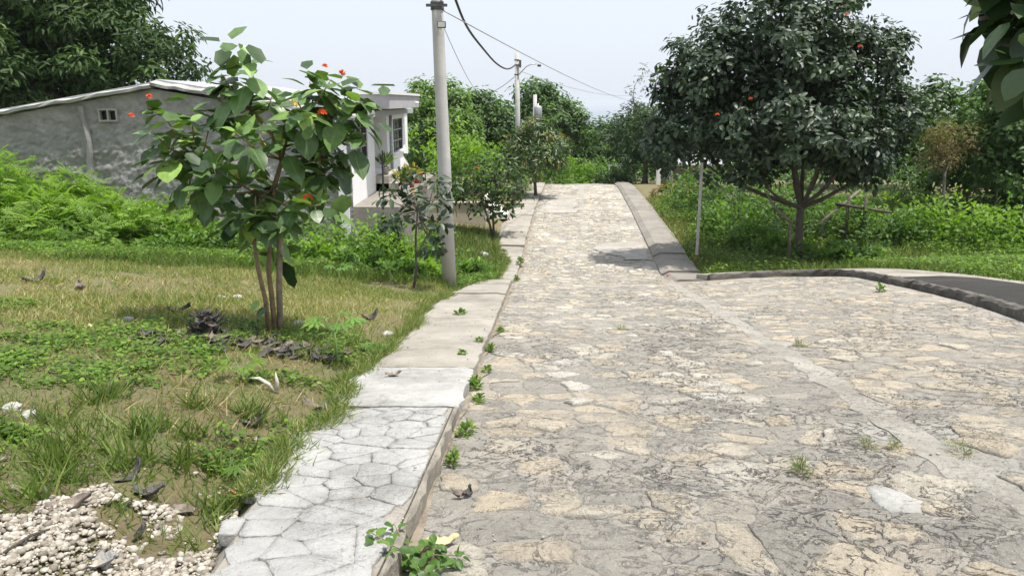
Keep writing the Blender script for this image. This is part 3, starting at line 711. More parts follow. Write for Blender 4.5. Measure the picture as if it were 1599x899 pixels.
for x, y, lb in ((28, 38, 'spreading green tree at the far back corner of the right-hand field'), (31, 31, 'green tree on the outer flank of the right-hand field')):
    z = gzf(x, y); tree('broadleaf_tree', (x, y), [(x, y, z+3.4, 2.6, 2.6, 2.0), (x+1.5, y, z+2.6, 2, 2, 1.5), (x-1.6, y-.5, z+2.4, 2, 2, 1.5)], 130, 22, .3, T_OVAL, M['green_mid'], lb, cr=.6, r0=.16)
tree('broadleaf_tree', (10.2, 52), [lobe(1075,200,52,44,60), lobe(1050,240,52,36,40), lobe(1110,240,52,40,40)],
     120, 24, .28, T_OVAL, M['green_dark'], 'dark tree behind the grey roofed shed', cr=.6, r0=.16)
tree('broadleaf_tree', (9.2, 58), [lobe(985,215,58,30,40), lobe(968,245,58,26,30), lobe(1005,190,58,24,30)],
     110, 24, .28, T_OVAL, M['green_dark'], 'dark tree between the road crest and the slender tree', cr=.6, r0=.14)
tree('broadleaf_tree', (20.5, 27), [lobe(1600,150,27,70,60), lobe(1560,200,27,60,50), lobe(1640,210,27,60,60), lobe(1590,260,26.5,60,40)],
     230, 24, .2, T_OVAL, M['green_mid'], 'tall leafy tree at the edge of the grassy bank', cr=.45, r0=.13)
# ------------------------------------------------------------------ big cordia right of the road
CB = (8.35, 22.0)
bz = gzf(*CB)
lob = [lobe(1235,70,22,120,80), lobe(1130,110,22,85,75), lobe(1330,115,22,85,70), lobe(1085,190,22,62,66), lobe(1390,190,22,55,60), lobe(1230,180,21.2,130,80), lobe(1160,235,21.5,80,48), lobe(1320,235,21.5,80,50), lobe(1060,110,22,40,50), lobe(1385,85,22,32,30), lobe(1240,-15,22,95,50), lobe(1040,230,22,34,34)]
tree('big_cordia_tree', (CB[0], CB[1], bz), lob, 760, 26, .185, T_OVAL, M['cordia'], 'big dark cordia tree with broad dome crown beside the junction kerb',
     fork=(CB[0]-.05, CB[1], bz+1.7), r0=.14, cr=.38, nl=9, bark='bark_dark')

# ------------------------------------------------------------------ grey stone house (side gable wall)
HY = 20.0
pk = P(240, 139, HY); le = P(-90, 198, HY); re_ = P(546, 190, HY)
sh = empty('stone_house', (-9.3, HY, gzf(-9.3, HY)), 'low grey house with rough stone gable wall and whitewashed roof edge', 'house')
def roofz(x): return np.where(x < pk[0], pk[2]+(x-pk[0])*(pk[2]-le[2])/(pk[0]-le[0]), pk[2]+(x-pk[0])*(re_[2]-pk[2])/(re_[0]-pk[0]))
NXW = 260; xs = np.linspace(le[0]-1, re_[0], NXW); nz = 90; T = np.linspace(0, 1, nz)
zb = gz(xs, np.full_like(xs, HY))-.3; zt = roofz(xs)
X = np.repeat(xs[None], nz, 0); Z = zb[None]*(1-T[:, None])+zt[None]*T[:, None]
bl = fbm(X*3.6, Z*6, 51); cr_ = np.abs(vnoise(X*4.6, Z*7.6, 52)-.5)
Yw = HY-.06*(bl-.4)-.022*np.minimum(1, cr_*7)-.022*np.minimum(1, np.abs(vnoise(X*9, Z*14, 57)-.5)*5)-.03*(R.random(X.shape)-.5)
vp = P(171, 180, HY)
hole = (np.abs(X-vp[0]) < .22) & (np.abs(Z-vp[2]) < .14)
i = (np.arange(NXW-1)[None]+np.arange(nz-1)[:, None]*NXW).ravel()
quads = np.stack([i, i+1, i+NXW+1, i+NXW], 1)
hq = hole.ravel()[quads].all(1)
obj('wall', mesh('wall', np.stack([X, Yw, Z], -1).reshape(-1, 3), quads[~hq]), M['stone_wall'], sh)['label'] = 'rough unpainted stone gable wall'
MB().box((le[0]-1, HY+.12, -2.6), (-4.75, HY+11, 0.35)).obj('inner_wall', M['stone_wall'], sh)
v = MB(); a, b_ = vp[0], vp[2]
for (x0, x1, z0, z1) in ((a-.24,a+.24,b_-.16,b_-.12),(a-.24,a+.24,b_+.12,b_+.16),(a-.24,a-.20,b_-.12,b_+.12),(a+.20,a+.24,b_-.12,b_+.12),(a-.02,a+.02,b_-.12,b_+.12)): v.box((x0, HY-.10, z0), (x1, HY+.02, z1))
vo = v.obj('vent_window', M['cement'], sh)
MB().box((a-.21, HY+.05, b_-.13), (a+.21, HY+.07, b_+.13)).obj('pane', M['glass'], vo)
# raised buttress line beside the vent
cb = P(140, 235, HY); m_ = MB()
m_.tube([(cb[0]+.05*math.sin(q), HY-.06, z) for q, z in enumerate(np.linspace(-1.9, 1.3, 12))], [.07+.02*random.random() for _ in range(12)], 6); m_.obj('mortar_seam', M['stone_wall'], sh)
for sgn, xa, xb in ((0, le[0]-1.2, pk[0]), (1, pk[0], re_[0]+.25)):
    n_ = 26; xx = np.linspace(xa, xb, n_); zz = roofz(np.clip(xx, le[0]-2, re_[0])); V = []; F = []
    for q in range(n_):
        j_ = (R.random()-.5)*.05
        for dy, dz in ((-.20, .03), (-.22, .10), (.15, .16), (.15, .02)): V.append((xx[q], HY+dy+(R.random()-.5)*.04, zz[q]+dz+j_+(.05 if sgn else 0)))
    for q in range(n_-1):
        for e in range(4): F.append((q*4+e, q*4+(e+1) % 4, q*4+4+(e+1) % 4, q*4+4+e))
    F += [(0, 1, 2, 3), tuple((n_-1)*4+e for e in (3, 2, 1, 0))]
    obj('roof_edge', mesh('roof_edge', V, F), M['trim'], sh)
    V = [(xa, HY+.15, zz[0]+.19), (xb, HY+.15, zz[-1]+.19), (xb, HY+11, zz[-1]+.19), (xa, HY+11, zz[0]+.19), (xa, HY+.15, zz[0]+.02), (xb, HY+.15, zz[-1]+.02), (xb, HY+11, zz[-1]+.02), (xa, HY+11, zz[0]+.02)]
    V = [(x, y, z+(.05 if sgn else 0)) for x, y, z in V]
    obj('roof', mesh('roof', V, [(0,1,2,3),(7,6,5,4),(0,4,5,1),(1,5,6,2),(2,6,7,3),(3,7,4,0)]), M['roofgrey'], sh)

# ------------------------------------------------------------------ white house facade along the road
wh = empty('white_house', (-4.3, 25, gzf(-4.3, 25)), 'white painted house front with flat canopy and dark barred windows', 'house')
FX = -4.25; Y0, Y1 = HY+.14, 31.9; ZB, ZT = -3.2, 1.22
ops = [(20.9, 23.0, -.18, .84), (24.1, 26.6, -.80, .98), (28.0, 30.5, -.38, .80)]
fw_ = MB(); ycur = Y0
for (a, b, z0, z1) in ops:
    fw_.box((FX-.2, ycur, ZB), (FX, a, ZT)); fw_.box((FX-.2, a, ZB), (FX, b, z0)); fw_.box((FX-.2, a, z1), (FX, b, ZT)); ycur = b
fw_.box((FX-.2, ycur, ZB), (FX, Y1, ZT)); fw_.obj('wall', M['plaster_white'], wh)
MB().box((FX-.22, HY-.16, ZB), (FX+.02, HY+.13, ZT)).obj('corner_pier', M['plaster_white'], wh)
MB().box((FX-1.0, 24.0, -.85), (FX-.9, 26.7, 1.1)).box((FX-.9, 24.0, -.85), (FX-.2, 24.09, 1.1)).box((FX-.9, 26.61, -.85), (FX-.2, 26.7, 1.1)).box((FX-.9, 24.09, -.9), (FX-.21, 26.61, -.81)).obj('porch_recess', M['plaster_white'], wh)
MB().box((FX-4, Y1-.2, ZB), (FX-.21, Y1-.01, ZT)).obj('end_wall', M['plaster_white'], wh)
for (a, b, z0, z1) in (ops[0], ops[2]):
    f = MB(); t_ = .05
    f.box((FX-.1, a, z0), (FX-.03, b, z0+t_)); f.box((FX-.1, a, z1-t_), (FX-.03, b, z1)); f.box((FX-.1, a, z0+t_), (FX-.03, a+t_, z1-t_)); f.box((FX-.1, b-t_, z0+t_), (FX-.03, b, z1-t_))
    wo = f.obj('window', M['darkmetal'], wh)
    ny, nz_ = 3, 3
    for q in range(1, ny): MB().box((FX-.09, a+(b-a)*q/ny-.025, z0+t_), (FX-.05, a+(b-a)*q/ny+.025, z1-t_)).obj('bar', M['metal'], wo)
    for q in range(1, nz_): MB().box((FX-.085, a+t_, z0+(z1-z0)*q/nz_-.02), (FX-.045, b-t_, z0+(z1-z0)*q/nz_+.02)).obj('bar', M['metal'], wo)
    for q in range(ny): MB().box((FX-.13, a+t_+(b-a-2*t_)*q/ny+.003, z0+t_), (FX-.115, a+t_+(b-a-2*t_)*(q+1)/ny-.003, z1-t_)).obj('pane', M['glass'], wo)
    MB().box((FX+.003, a-.08, z0-.07), (FX+.07, b+.08, z0-.004)).obj('sill', M['plaster_white'], wh)
MB().box((FX-3.5, HY+.2, ZT+.004), (FX+.12, Y1+.1, ZT+.2)).obj('roof_slab', M['fascia'], wh)
cn = MB().box((FX-.1, 22.3, 1.20), (FX+.8, 29.2, 1.60)).obj('canopy', M['fascia'], wh, bevel=.01)
MB().box((FX-.14, 22.24, 1.604), (FX+.85, 29.25, 1.68)).obj('coping', M['white'], cn)
MB().tube([(FX+.78, 28.3, 1.36), (FX+.9, 28.3, 1.36)], .045, 10).obj('drain_spout', M['white'], cn)
MB().tube([(FX+.05, 27.2, -2.2), (FX+.05, 27.2, 1.19)], .05, 10).obj('downpipe', M['metal'], wh, True)
MB().box((FX+.003, 20.4, -3.2), (-3.0, 30.6, -1.32)).obj('porch_floor', M['slab_dark'], wh)
for q, zz in enumerate((-1.08, -.84)): MB().box((FX+.004, 24.1, -1.317), (FX+.7-.3*q, 26.6, zz)).obj('step', M['cement'], wh)

# garden wall and step block on the pavement side
gw = empty('garden_wall', (-2.4, 28.0, gzf(-2.4, 28)), 'low beige retaining wall in front of the white house', 'wall')
MB().box((-3.0, 27.9, -3.4), (-.95, 28.12, -2.22)).obj('wall', M['beige'], gw, bevel=.015)
MB().box((-1.15, 28.13, -3.4), (-.95, 33, -2.3)).obj('return_wall', M['beige'], gw, bevel=.015)
MB().box((-3.02, 27.86, -2.217), (-.92, 28.16, -2.15)).obj('coping', M['cement'], gw, bevel=.01)
stp = empty('concrete_steps', (-.45, 30.6, gzf(-.45, 30.6)), 'two white concrete steps leading up beside the beige garden wall', 'steps')
zg = gzf(-.45, 30.6)
for q in range(2): MB().box((-.92+.0*q, 29.8+.35*q, zg+.0+q*.2), (-.15-.28*q, 31.6, zg+.2+q*.2)).obj('step', M['white'], stp, bevel=.02)

def pot_plant(x, y, z, s, potm, leafm, label, tpl=T_LANCE, n=60, leaf=.28, up=.8, pale=None):
    t = empty('potted_plant', (x, y, z), label, 'plant', 'potted plants on the porch')
    MB().lathe((x, y, z), [(.10*s, 0), (.13*s, .16*s), (.155*s, .26*s), (.165*s, .3*s), (.14*s, .3*s), (.13*s, .26*s)], 14).obj('pot', potm, t, True)
    d = rdir(n); d[:, 2] = np.abs(d[:, 2])+up; d = unit(d); b0 = np.array([x, y, z+.27*s])
    mb = MB()
    for q in range(6): mb.tube([b0-np.array([0,0,.04]), b0+d[q]*.2*s, b0+d[q]*.42*s], [.01, .008, .004], 5)
    mb.obj('stem', M['stem'], t)
    pos = b0+d*(.12+.35*R.random(n))[:, None]*s; N = unit(np.array([0,0,1.])+.6*rdir(n))
    cloud('foliage', pos, d+.3*rdir(n), N, leaf*s*(.6+.7*R.random(n)), tpl, leafm, t)
PZ = -1.32
pot_plant(-3.35, 24.0, PZ, .9, M['terracotta'], M['yellow_leaf'], 'tall yellow-leaved plant in a dark red pot on the porch')
pot_plant(-3.3, 25.2, PZ, .9, M['terracotta'], M['yellow_leaf'], 'yellow-green croton plant on the porch beside the taller red pot', n=80)
pot_plant(-3.25, 26.6, PZ, 1.3, M['terracotta'], M['green_dark'], 'dark green leafy pot plant at the far porch end', T_OVAL, 90, .2)
pot_plant(-4.0, 24.5, -.84, .8, M['cement'], M['weed'], 'light green plant standing on the porch step by the recess', T_LANCE, 90, .3)
pot_plant(-3.2, 22.9, PZ, 1.0, M['white'], M['green_dark'], 'small green plant in a white pot at the near porch end', T_OVAL, 60, .18)
for x, y, h, lb in ((-3.55, 21.2, 1.25, 'thin black iron rod rising from the porch by the near window'), (-3.9, 23.4, 1.3, 'thin black iron rod against the white wall beside the recess'), (-3.06, 27.3, 1.0, 'short black iron rod at the far porch edge')):
    tag(MB().tube([(x, y, PZ-.005), (x, y, PZ+h*.5), (x+.01, y, PZ+h)], .022, 6).obj('iron_rod', M['black']), lb, 'rod', 'iron rods on the porch')

# ------------------------------------------------------------------ poles and cables
b0 = np.array([-1.30, 15.6, gzf(-1.30, 15.6)]); tpt = P(676, -140, 15.3)
up_ = empty('utility_pole', b0, 'tall leaning round concrete utility pole on the grass verge', 'pole')
MB().tube([b0-np.array([0,0,.2]), b0+(tpt-b0)*.35, b0+(tpt-b0)*.7, tpt], [.15, .132, .112, .095], 20).obj('shaft', M['pole'], up_, True)
def on1(py):
    z = P(690, py, 15.4)[2]; s = (z-b0[2])/(tpt[2]-b0[2]); return b0+(tpt-b0)*s
for py in (6, 14):
    q = on1(py); MB().lathe(q, [(.125, -.03), (.128, -.028), (.128, .028), (.125, .03)], 20).obj('band', M['darkmetal'], up_, True)
q = on1(10); MB().box((q[0]-.2, q[1]-.13, q[2]-.025), (q[0]+.2, q[1]-.09, q[2]+.025)).obj('bracket', M['darkmetal'], up_)
fl = empty('floodlight', on1(42)+np.array([0,-.13,0]), 'small square floodlight clamped to the tall utility pole', 'floodlight')
q = on1(42); c_ = np.array([q[0]+.02, q[1]-.22, q[2]])
MB().box((c_[0]-.01, c_[1]-.09, c_[2]-.05), (c_[0]+.15, c_[1]+.0, c_[2]+.07)).obj('housing', M['darkmetal'], fl, bevel=.01)
MB().box((c_[0]+.005, c_[1]-.095, c_[2]-.035), (c_[0]+.135, c_[1]-.091, c_[2]+.055)).obj('lens', M['lampglass'], fl)
MB().tube([c_+np.array([.05,0,0]), q+np.array([0,-.06,0])], .015, 6).obj('bracket', M['darkmetal'], fl)

b1 = np.array([.34, 38.0, gzf(.34, 38.0)]); t1 = P(807, 83, 38.0)
lp = empty('street_lamp', b1, 'concrete pole with curved street lamp arm beside the young mango tree', 'street lamp')
MB().tube([b1-np.array([0,0,.2]), b1*.5+t1*.5, t1], [.14, .12, .10], 16).obj('shaft', M['pole'], lp, True)
a0 = P(809, 118, 37.9); a1 = P(822, 104, 37.9); a2 = P(838, 100, 37.9)
MB().tube([a0, a0*.6+a1*.4, a1, a1*.5+a2*.5+np.array([0,0,.04]), a2], .028, 8).obj('arm', M['metal'], lp, True)
MB().lathe(P(842, 103, 37.9), [(.02,-.05),(.09,-.03),(.10,.03),(.05,.07),(.01,.08)], 12).obj('lamp_head', M['darkmetal'], lp, True)
for py in (94, 102, 117): 
    z = P(808, py, 38)[2]; MB().lathe((t1[0], 38, z), [(.115,-.03),(.12,-.02),(.12,.02),(.115,.03)], 14).obj('band', M['darkmetal'], lp, True)
c_ = P(812, 100, 37.85); MB().box((c_[0]-.05, c_[1]-.06, c_[2]-.17), (c_[0]+.06, c_[1]+.06, c_[2]+.17)).obj('cable_box', M['darkmetal'], lp)

b2 = np.array([1.45, 47.5, gzf(1.45, 47.5)]); t2 = P(835.5, 148, 47.5); b2[0] = t2[0]
tp_ = empty('transformer_pole', b2, 'further concrete pole with grey cylindrical transformer near the top', 'pole')
MB().tube([b2-np.array([0,0,.2]), b2*.5+t2*.5, t2], [.15, .13, .11], 14).obj('shaft', M['pole'], tp_, True)
c_ = P(840, 176, 47.3); MB().lathe((c_[0], c_[1]-.05, c_[2]-.45), [(.2,0),(.24,.04),(.24,.75),(.2,.82),(.06,.85),(.05,.98)], 16).obj('transformer', M['metal'], tp_, True)
MB().box((c_[0]-.2, c_[1]-.05, c_[2]-.1), (c_[0]+.1, c_[1]+.3, c_[2]-.04)).obj('bracket', M['darkmetal'], tp_)

def cable(name, a, b, sag, r, label, m='black', n=28):
    a = np.array(a); b = np.array(b); s = np.linspace(0, 1, n)
    pts = [a+(b-a)*q-np.array([0, 0, 4*sag*q*(1-q)]) for q in s]
    tag(MB().tube(pts, r, 6).obj(name, M[m], None, True), label, 'cable', 'overhead cables')
a = P(700, -30, 15.4); m_ = P(755, 77, 25); c_ = P(793, 108, 34); e_ = P(806, 101, 37.9)
pts = []; ctrl = [P(676,-80,13.5), a, P(728,40,20), m_, P(776,100,30.5), c_, e_]
for q in range(len(ctrl)-1):
    p0, p1, p2, p3 = ctrl[max(q-1,0)], ctrl[q], ctrl[q+1], ctrl[min(q+2, len(ctrl)-1)]
    for s in np.linspace(0, 1, 7)[:-1]: pts.append(.5*((2*p1)+(-p0+p2)*s+(2*p0-5*p1+4*p2-p3)*s*s+(-p0+3*p1-3*p2+p3)*s**3))
pts.append(e_)
tag(MB().tube(pts, .032, 6).obj('overhead_cable', M['black'], None, True), 'thick black twisted cable sagging down to the street lamp pole', 'cable', 'overhead cables')
cable('overhead_cable', on1(12), P(1010, 160, 80), .5, .012, 'thin grey cable passing high over the road from the tall pole', 'metal')
cable('overhead_cable', on1(20), P(780, 146, 46), 1.0, .008, 'thin slack wire dropping from the tall pole towards the trees', 'metal')
cable('overhead_cable', P(809, 110, 38), P(1000, 148, 75), .5, .012, 'thin cable running from the street lamp pole down the valley', 'metal')
cable('overhead_cable', P(806, 118, 38), P(748, 150, 52), .2, .014, 'short cable leaving the street lamp pole for the trees behind the house', 'black')

# galvanised post on the right verge
pb = P(1087, 414, 21.3); zb_ = gzf(pb[0], pb[1]); pt = P(1090, 254, 21.3)
po = empty('metal_post', (pb[0], pb[1], zb_), 'slim galvanised signless post with rusty foot on the right verge', 'post')
MB().box((pb[0]-.035, pb[1]-.035, zb_+.35), (pb[0]+.035, pb[1]+.035, pt[2])).obj('shaft', M['rustpost'], po, bevel=.006)
MB().box((pb[0]-.037, pb[1]-.037, zb_-.2), (pb[0]+.037, pb[1]+.037, zb_+.347)).obj('rusty_foot', M['rust'], po)

# ------------------------------------------------------------------ things in the right field
rt = empty('shed', (13.0, 50, gzf(13, 50)), 'grey roofed shed half hidden behind the trees right of the road', 'shed')
c_ = P(1075, 250, 50); zg = gzf(13, 50)
V = [(c_[0]-1.6, 48.5, c_[2]-.25), (c_[0]+3.5, 48.5, c_[2]-.25), (c_[0]+3.5, 52.5, c_[2]+.75), (c_[0]-1.6, 52.5, c_[2]+.75)]
V2 = [(x, y, z+.08) for x, y, z in V]
obj('roof', mesh('roof', V+V2, [(3,2,1,0),(4,5,6,7),(0,1,5,4),(1,2,6,5),(2,3,7,6),(3,0,4,7)]), M['roofgrey'], rt)
MB().box((c_[0]-1.2, 50, zg-.4), (c_[0]+3.2, 52.3, c_[2]+.06)).obj('wall', M['fascia'], rt)
for dx in (-1.3, 3.2): MB().box((c_[0]+dx-.1, 48.7, zg-.4), (c_[0]+dx+.1, 48.9, c_[2]-.22)).obj('post', M['white'], rt)
dr = empty('house_far', (9.2, 85, gzf(9.2, 85)), 'distant pale roofed house among trees beyond the road crest', 'house'); dr.name = 'distant_house'
c_ = P(915, 208, 85); MB().box((c_[0]-1.4, 85, gzf(9,85)-1), (c_[0]+1.4, 88, c_[2]-.02)).obj('wall', M['plaster_white'], dr)
V = [(c_[0]-1.8,84.5,c_[2]-.1),(c_[0]+1.8,84.5,c_[2]-.1),(c_[0]+1.8,86.5,c_[2]+.55),(c_[0]-1.8,86.5,c_[2]+.55),(c_[0]+1.8,88.5,c_[2]-.1),(c_[0]-1.8,88.5,c_[2]-.1)]
obj('roof', mesh('roof', V, [(0,1,2,3),(3,2,4,5),(0,3,5),(1,4,2),(0,5,4,1)]), M['roofgrey'], dr)
gt = empty('white_gate', (6.9, 49, gzf(6.9, 49)), 'small white gate of upright bars at the end of the right pavement', 'gate'); zg = gzf(6.9, 49)
g0 = P(950, 285, 49)[0]
for q in range(5): MB().box((g0+q*.18, 48.97, zg-.1), (g0+q*.18+.06, 49.03, zg+1.25)).obj('bar', M['white'], gt)
for dz in (.35, 1.1): MB().box((g0-.05, 49.034, zg+dz), (g0+.85, 49.07, zg+dz+.06)).obj('rail', M['white'], gt)
wp = P(1028, 275, 44); zg = gzf(wp[0], 44)
tag(MB().box((wp[0]-.12, 43.9, zg-.1), (wp[0]+.12, 44.1, P(1028,262,44)[2])).obj('white_gatepost', M['white'], bevel=.02), 'square white masonry post beside the dark slender tree', 'post')
# wooden trestle: posts, leaning limb and a horizontal log
ws_ = empty('wooden_trestle', (11.6, 25, gzf(11.6, 25)), 'rough wooden trestle of posts and a horizontal log in the undergrowth', 'trestle')
zg = gzf(11.6, 25); l0 = P(1305, 318, 25); l1 = P(1392, 332, 25)
MB().tube([l0, l0*.5+l1*.5, l1], [.055, .05, .045], 8).obj('log', M['bark_dark'], ws_, True)
for px in (1325, 1352): q = P(px, 322, 25.03); MB().tube([(q[0]+.05, 25.1, zg-.1), (q[0], 25.09, q[2]+.35)], [.06, .05], 7).obj('post', M['bark_dark'], ws_, True)
q0 = P(1285, 345, 24.9); q1 = P(1345, 295, 25.2); MB().tube([(q0[0], q0[1], zg), q0, q1], [.06, .055, .03], 7).obj('leaning_limb', M['bark'], ws_, True)
q0 = P(1365, 300, 25.6); q1 = P(1365, 325, 25.6)
for px, pa, pb_, Yq, lb in ((1216, 300, 345, 21.4, 'crooked pale dead branch leaning beside the big cordia trunk'), (1560, 255, 330, 29, 'thin pale bare trunk standing in the right-hand field')):
    a = P(px-(20 if px < 1300 else -6), pa, Yq); b = P(px+(18 if px < 1300 else -4), pb_, Yq); zz = gzf(b[0], b[1])
    tag(MB().tube([a, a*.5+b*.5+np.array([-.12,0,0]), b, (b[0]+.05, b[1], zz-.05)], [.02, .035, .045, .05], 7).obj('dead_branch', M['bark'], None, True), lb, 'branch')
# bare crooked branches sticking out of the slender tree
q = P(1003, 260, 46); st_ = empty('bare_tree', (q[0]+.3, 46.6, gzf(q[0]+.3, 46.6)), 'leafless crooked forked tree poking above the slender dark tree', 'tree')
mb = MB(); bb = (q[0]+.3, 46.6, gzf(q[0]+.3, 46.6)-.1); fk = P(1005, 190, 46.6)
mb.tube([bb, (bb[0]+.1, 46.6, -.5), fk], [.13, .10, .07], 8)
limbs(mb, bb, fk, [P(984,140,46.6), P(998,120,46.6), P(1018,130,46.6), P(975,165,46.6), P(1030,110,46.6)], .05, 5, .2)
mb.obj('trunk', M['bark'], st_, True)
tips = np.array([P(984,140,46.6), P(998,122,46.6), P(1012,140,46.6), P(975,165,46.6), P(1005,105,46.6), P(1020,120,46.6)])
pos, T, N = leaves_at(tips, unit(np.tile([0,0,1.],(6,1))), .4, 22); cloud('crown', pos, T, N, .26, T_LANCE, M['cordia'], st_)

# ------------------------------------------------------------------ large single leaves (cordia)
def big_leaf(name, curl, fold, wid, m, n=6):
    t = np.linspace(0, 1, n); wv = np.array([.0, .74, 1., .93, .62, 0.])*wid
    V = []; F = []
    def z(tt, s): return fold*abs(s)-curl*tt*tt+.02*math.sin(tt*9+s*7)
    for a, b in zip(t, wv): V.append((a, 0, z(a, 0)))
    for sg in (1, -1):
        k = len(V)
        for a, b in zip(t[1:-1], wv[1:-1]):
            V.append((a-.04, sg*b*.55, z(a, b*.55)-.015)); V.append((a-.02-.05*(a < .3), sg*b, z(a, b)-.05*curl))
        q = lambda i, j: k+2*(i-1)+j
        for i in range(0, n-1):
            A = [i, i+1]
            if i == 0: fs = [(0, 1, q(1, 0)), (0, q(1, 0), q(1, 1))]
            elif i == n-2: fs = [(i, i+1, q(i, 0)), (q(i, 0), i+1, q(i, 1))]
            else: fs = [(i, i+1, q(i+1, 0), q(i, 0)), (q(i, 0), q(i+1, 0), q(i+1, 1), q(i, 1))]
            F += fs if sg == 1 else [f[::-1] for f in fs]
    k = len(V); V += [(-.22, .012, .0), (-.22, -.012, .0), (0, -.01, 0), (0, .01, 0)]; F.append((k, k+1, k+2, k+3))
    me = mesh(name, V, F, True, mid=[1.]*n+[0.]*(len(V)-n-4)+[1.]*4); me.materials.append(m); return me
def leaf_set(m): return [big_leaf('leaf', c, f, w_, m) for c, f, w_ in ((.12,.25,.33),(.28,.18,.36),(.42,.1,.34),(.2,-.05,.38),(.55,.3,.31),(.05,.35,.35))]
def put_leaf(me, pos, T, N, s, root, name='leaf'):
    T = Vector(T).normalized(); S = Vector(N).cross(T).normalized(); N = T.cross(S)
    o = bpy.data.objects.new(name, me); col.objects.link(o); o.parent = root
    mt = Matrix((T, S, N)).transposed(); o.rotation_euler = mt.to_euler(); o.location = Vector(pos)-root.location; o.scale = (s, s, s); return o
def whorl(tip, axis, root, meshes, n, s, spread=.16, rg=random):
    out = []; ph = rg.random()*6.28; tip = Vector(tip)
    ax = Vector(axis).normalized(); u = ax.orthogonal().normalized(); v = ax.cross(u)
    for i in range(n):
        a = ph+i*2.4+rg.uniform(-.4, .4); k = i/max(1, n-1)            # first leaves at the tip, last further down the twig
        rad = (u*math.cos(a)+v*math.sin(a))
        T = rad+ax*(.7-.9*k)+Vector((0, 0, -.12-.22*k+rg.uniform(-.25, .25)))
        T.normalize(); N = Vector((0, 0, 1.5))+ax*.2+rad*.3+Vector((0, -.25, 0))+Vector((rg.uniform(-.35,.35), rg.uniform(-.35,.35), 0))
        if abs(N.normalized().dot(T)) > .95: N = rad
        sz = s*rg.uniform(.72, 1.2)*(.7+.4*k)
        out.append(put_leaf(rg.choice(meshes), tip-ax*spread*k*1.4+rad*.22*sz, T, N, sz, root))
    return out
def flower_head(c, s, m, parent, name='flower', n=7):
    mb = MB()
    for q in range(n):
        d = rdir(1)[0]; d[2] = abs(d[2])*.8+.2; d /= np.linalg.norm(d); cc = np.array(c)+d*s*.45
        u = np.cross(d, [.3,.2,.9]); u /= np.linalg.norm(u); v = np.cross(d, u); V = [cc-d*s*.2]
        for j in range(6):
            a = j*math.pi/3; V.append(cc+(u*math.cos(a)+v*math.sin(a))*s*.42+d*s*.12)
        for j in range(6):
            a = (j+.5)*math.pi/3; V.append(cc+(u*math.cos(a)+v*math.sin(a))*s*.18)
        F = []
        for j in range(6): F += [(0, 7+(j-1) % 6, 1+j), (0, 1+j, 7+j)]
        mb.add(V, F)
    return mb.obj(name, m, parent)

SB = np.array([-2.48, 7.72, gzf(-2.48, 7.72)])
sct = empty('cordia_sapling', SB, 'young cordia tree with large heart-shaped leaves and orange flowers on the lawn', 'tree')
SB_ = SB-np.array([0, 0, .08])
mb = MB(); f1 = P(403, 375, 7.6); f2 = P(425, 345, 7.75); f3 = P(438, 330, 7.8)
mb.tube([SB_+np.array([-.06,-.02,0]), P(415,470,7.65), P(403,420,7.6), P(396,372,7.6)], [.026, .024, .022, .018], 9)
mb.tube([SB_, P(425,470,7.72), P(419,420,7.72), f2], [.03, .027, .025, .022], 9)
mb.obj('stem', M['stem'], sct, True)
MB().tube([SB_+np.array([.04,.03,0]), P(436,450,7.75), f3], [.034, .032, .03], 9).obj('stake', M['stake'], sct, True)
TIPS = [(388,88),(350,120),(372,150),(330,150),(425,150),(465,160),(484,128),(515,128),(545,150),(566,160),(575,190),(530,180),(536,222),(522,258),(505,272),(505,215),(480,245),(440,200),
        (405,210),(365,205),(325,205),(300,190),(252,176),(240,208),(266,245),(288,290),(310,318),(345,300),(390,280),(430,275),(470,300),(500,320),(450,345),(400,330),(360,345),(425,390),(330,260),(270,225)]
tips = []
for (a, b) in TIPS:
    edge = min(1., math.hypot((a-410)/190, (b-240)/180)); tips.append(P(a, b, 7.72+(R.random()-.5)*1.5*(1.15-edge*.8)))
mb = MB(); jn = [P(400,300,7.6), P(440,250,7.75), P(350,270,7.7), P(500,240,7.7), P(390,170,7.75), P(300,250,7.7), P(480,180,7.75)]
for a, b, r_ in ((f1, jn[0], .024), (f2, jn[1], .026), (jn[0], jn[2], .018), (jn[1], jn[3], .018), (jn[1], jn[4], .018), (jn[2], jn[5], .015), (jn[1], jn[6], .016), (f2, jn[0], .02)):
    mb.tube([a, np.array(a)*.5+np.array(b)*.5+R.normal(size=3)*.03, b], [r_, r_*.92, r_*.85], 7)
lv = leaf_set(M['cordia_obj']); cnt = 0; rgl = random.Random(3)
axes = []
for t_ in tips:
    j_ = min(jn, key=lambda q: np.linalg.norm(q-t_)+.8*max(0, q[2]-t_[2])); mb.tube([j_, j_*.45+t_*.55+np.array([0,0,-.05])+R.normal(size=3)*.03, t_], [.012, .009, .006], 6)
    ax = unit(t_-j_+np.array([0,0,.25])); axes.append(ax)
    k = 8 if cnt < 292 else 0
    whorl(t_, ax, sct, lv, k, .265, .22, rgl); cnt += k
mb.obj('branch', M['stem'], sct, True)
tp2 = np.array(tips); pos, T, N = leaves_at(tp2+R.normal(size=tp2.shape)*.06, np.array(axes), .2, 8); N = unit(N+np.array([0,0,.8]))
cloud('small_leaf', pos, T, N,   .17+.1*R.random(len(pos)), T_ROUND, leafmat('cordia_small_leaf', [(0,(.033,.06,.025)),(.5,(.07,.125,.042)),(.9,(.12,.2,.06)),(1,(.2,.27,.08))], .22, .4), sct, kind='stuff')
for (a, b, Y) in ((405,470,7.6),(415,480,7.55)): put_leaf(lv[1], P(a, b, Y), (-.6,-.4,-.5), (-.3,-.6,.6), .14, sct)
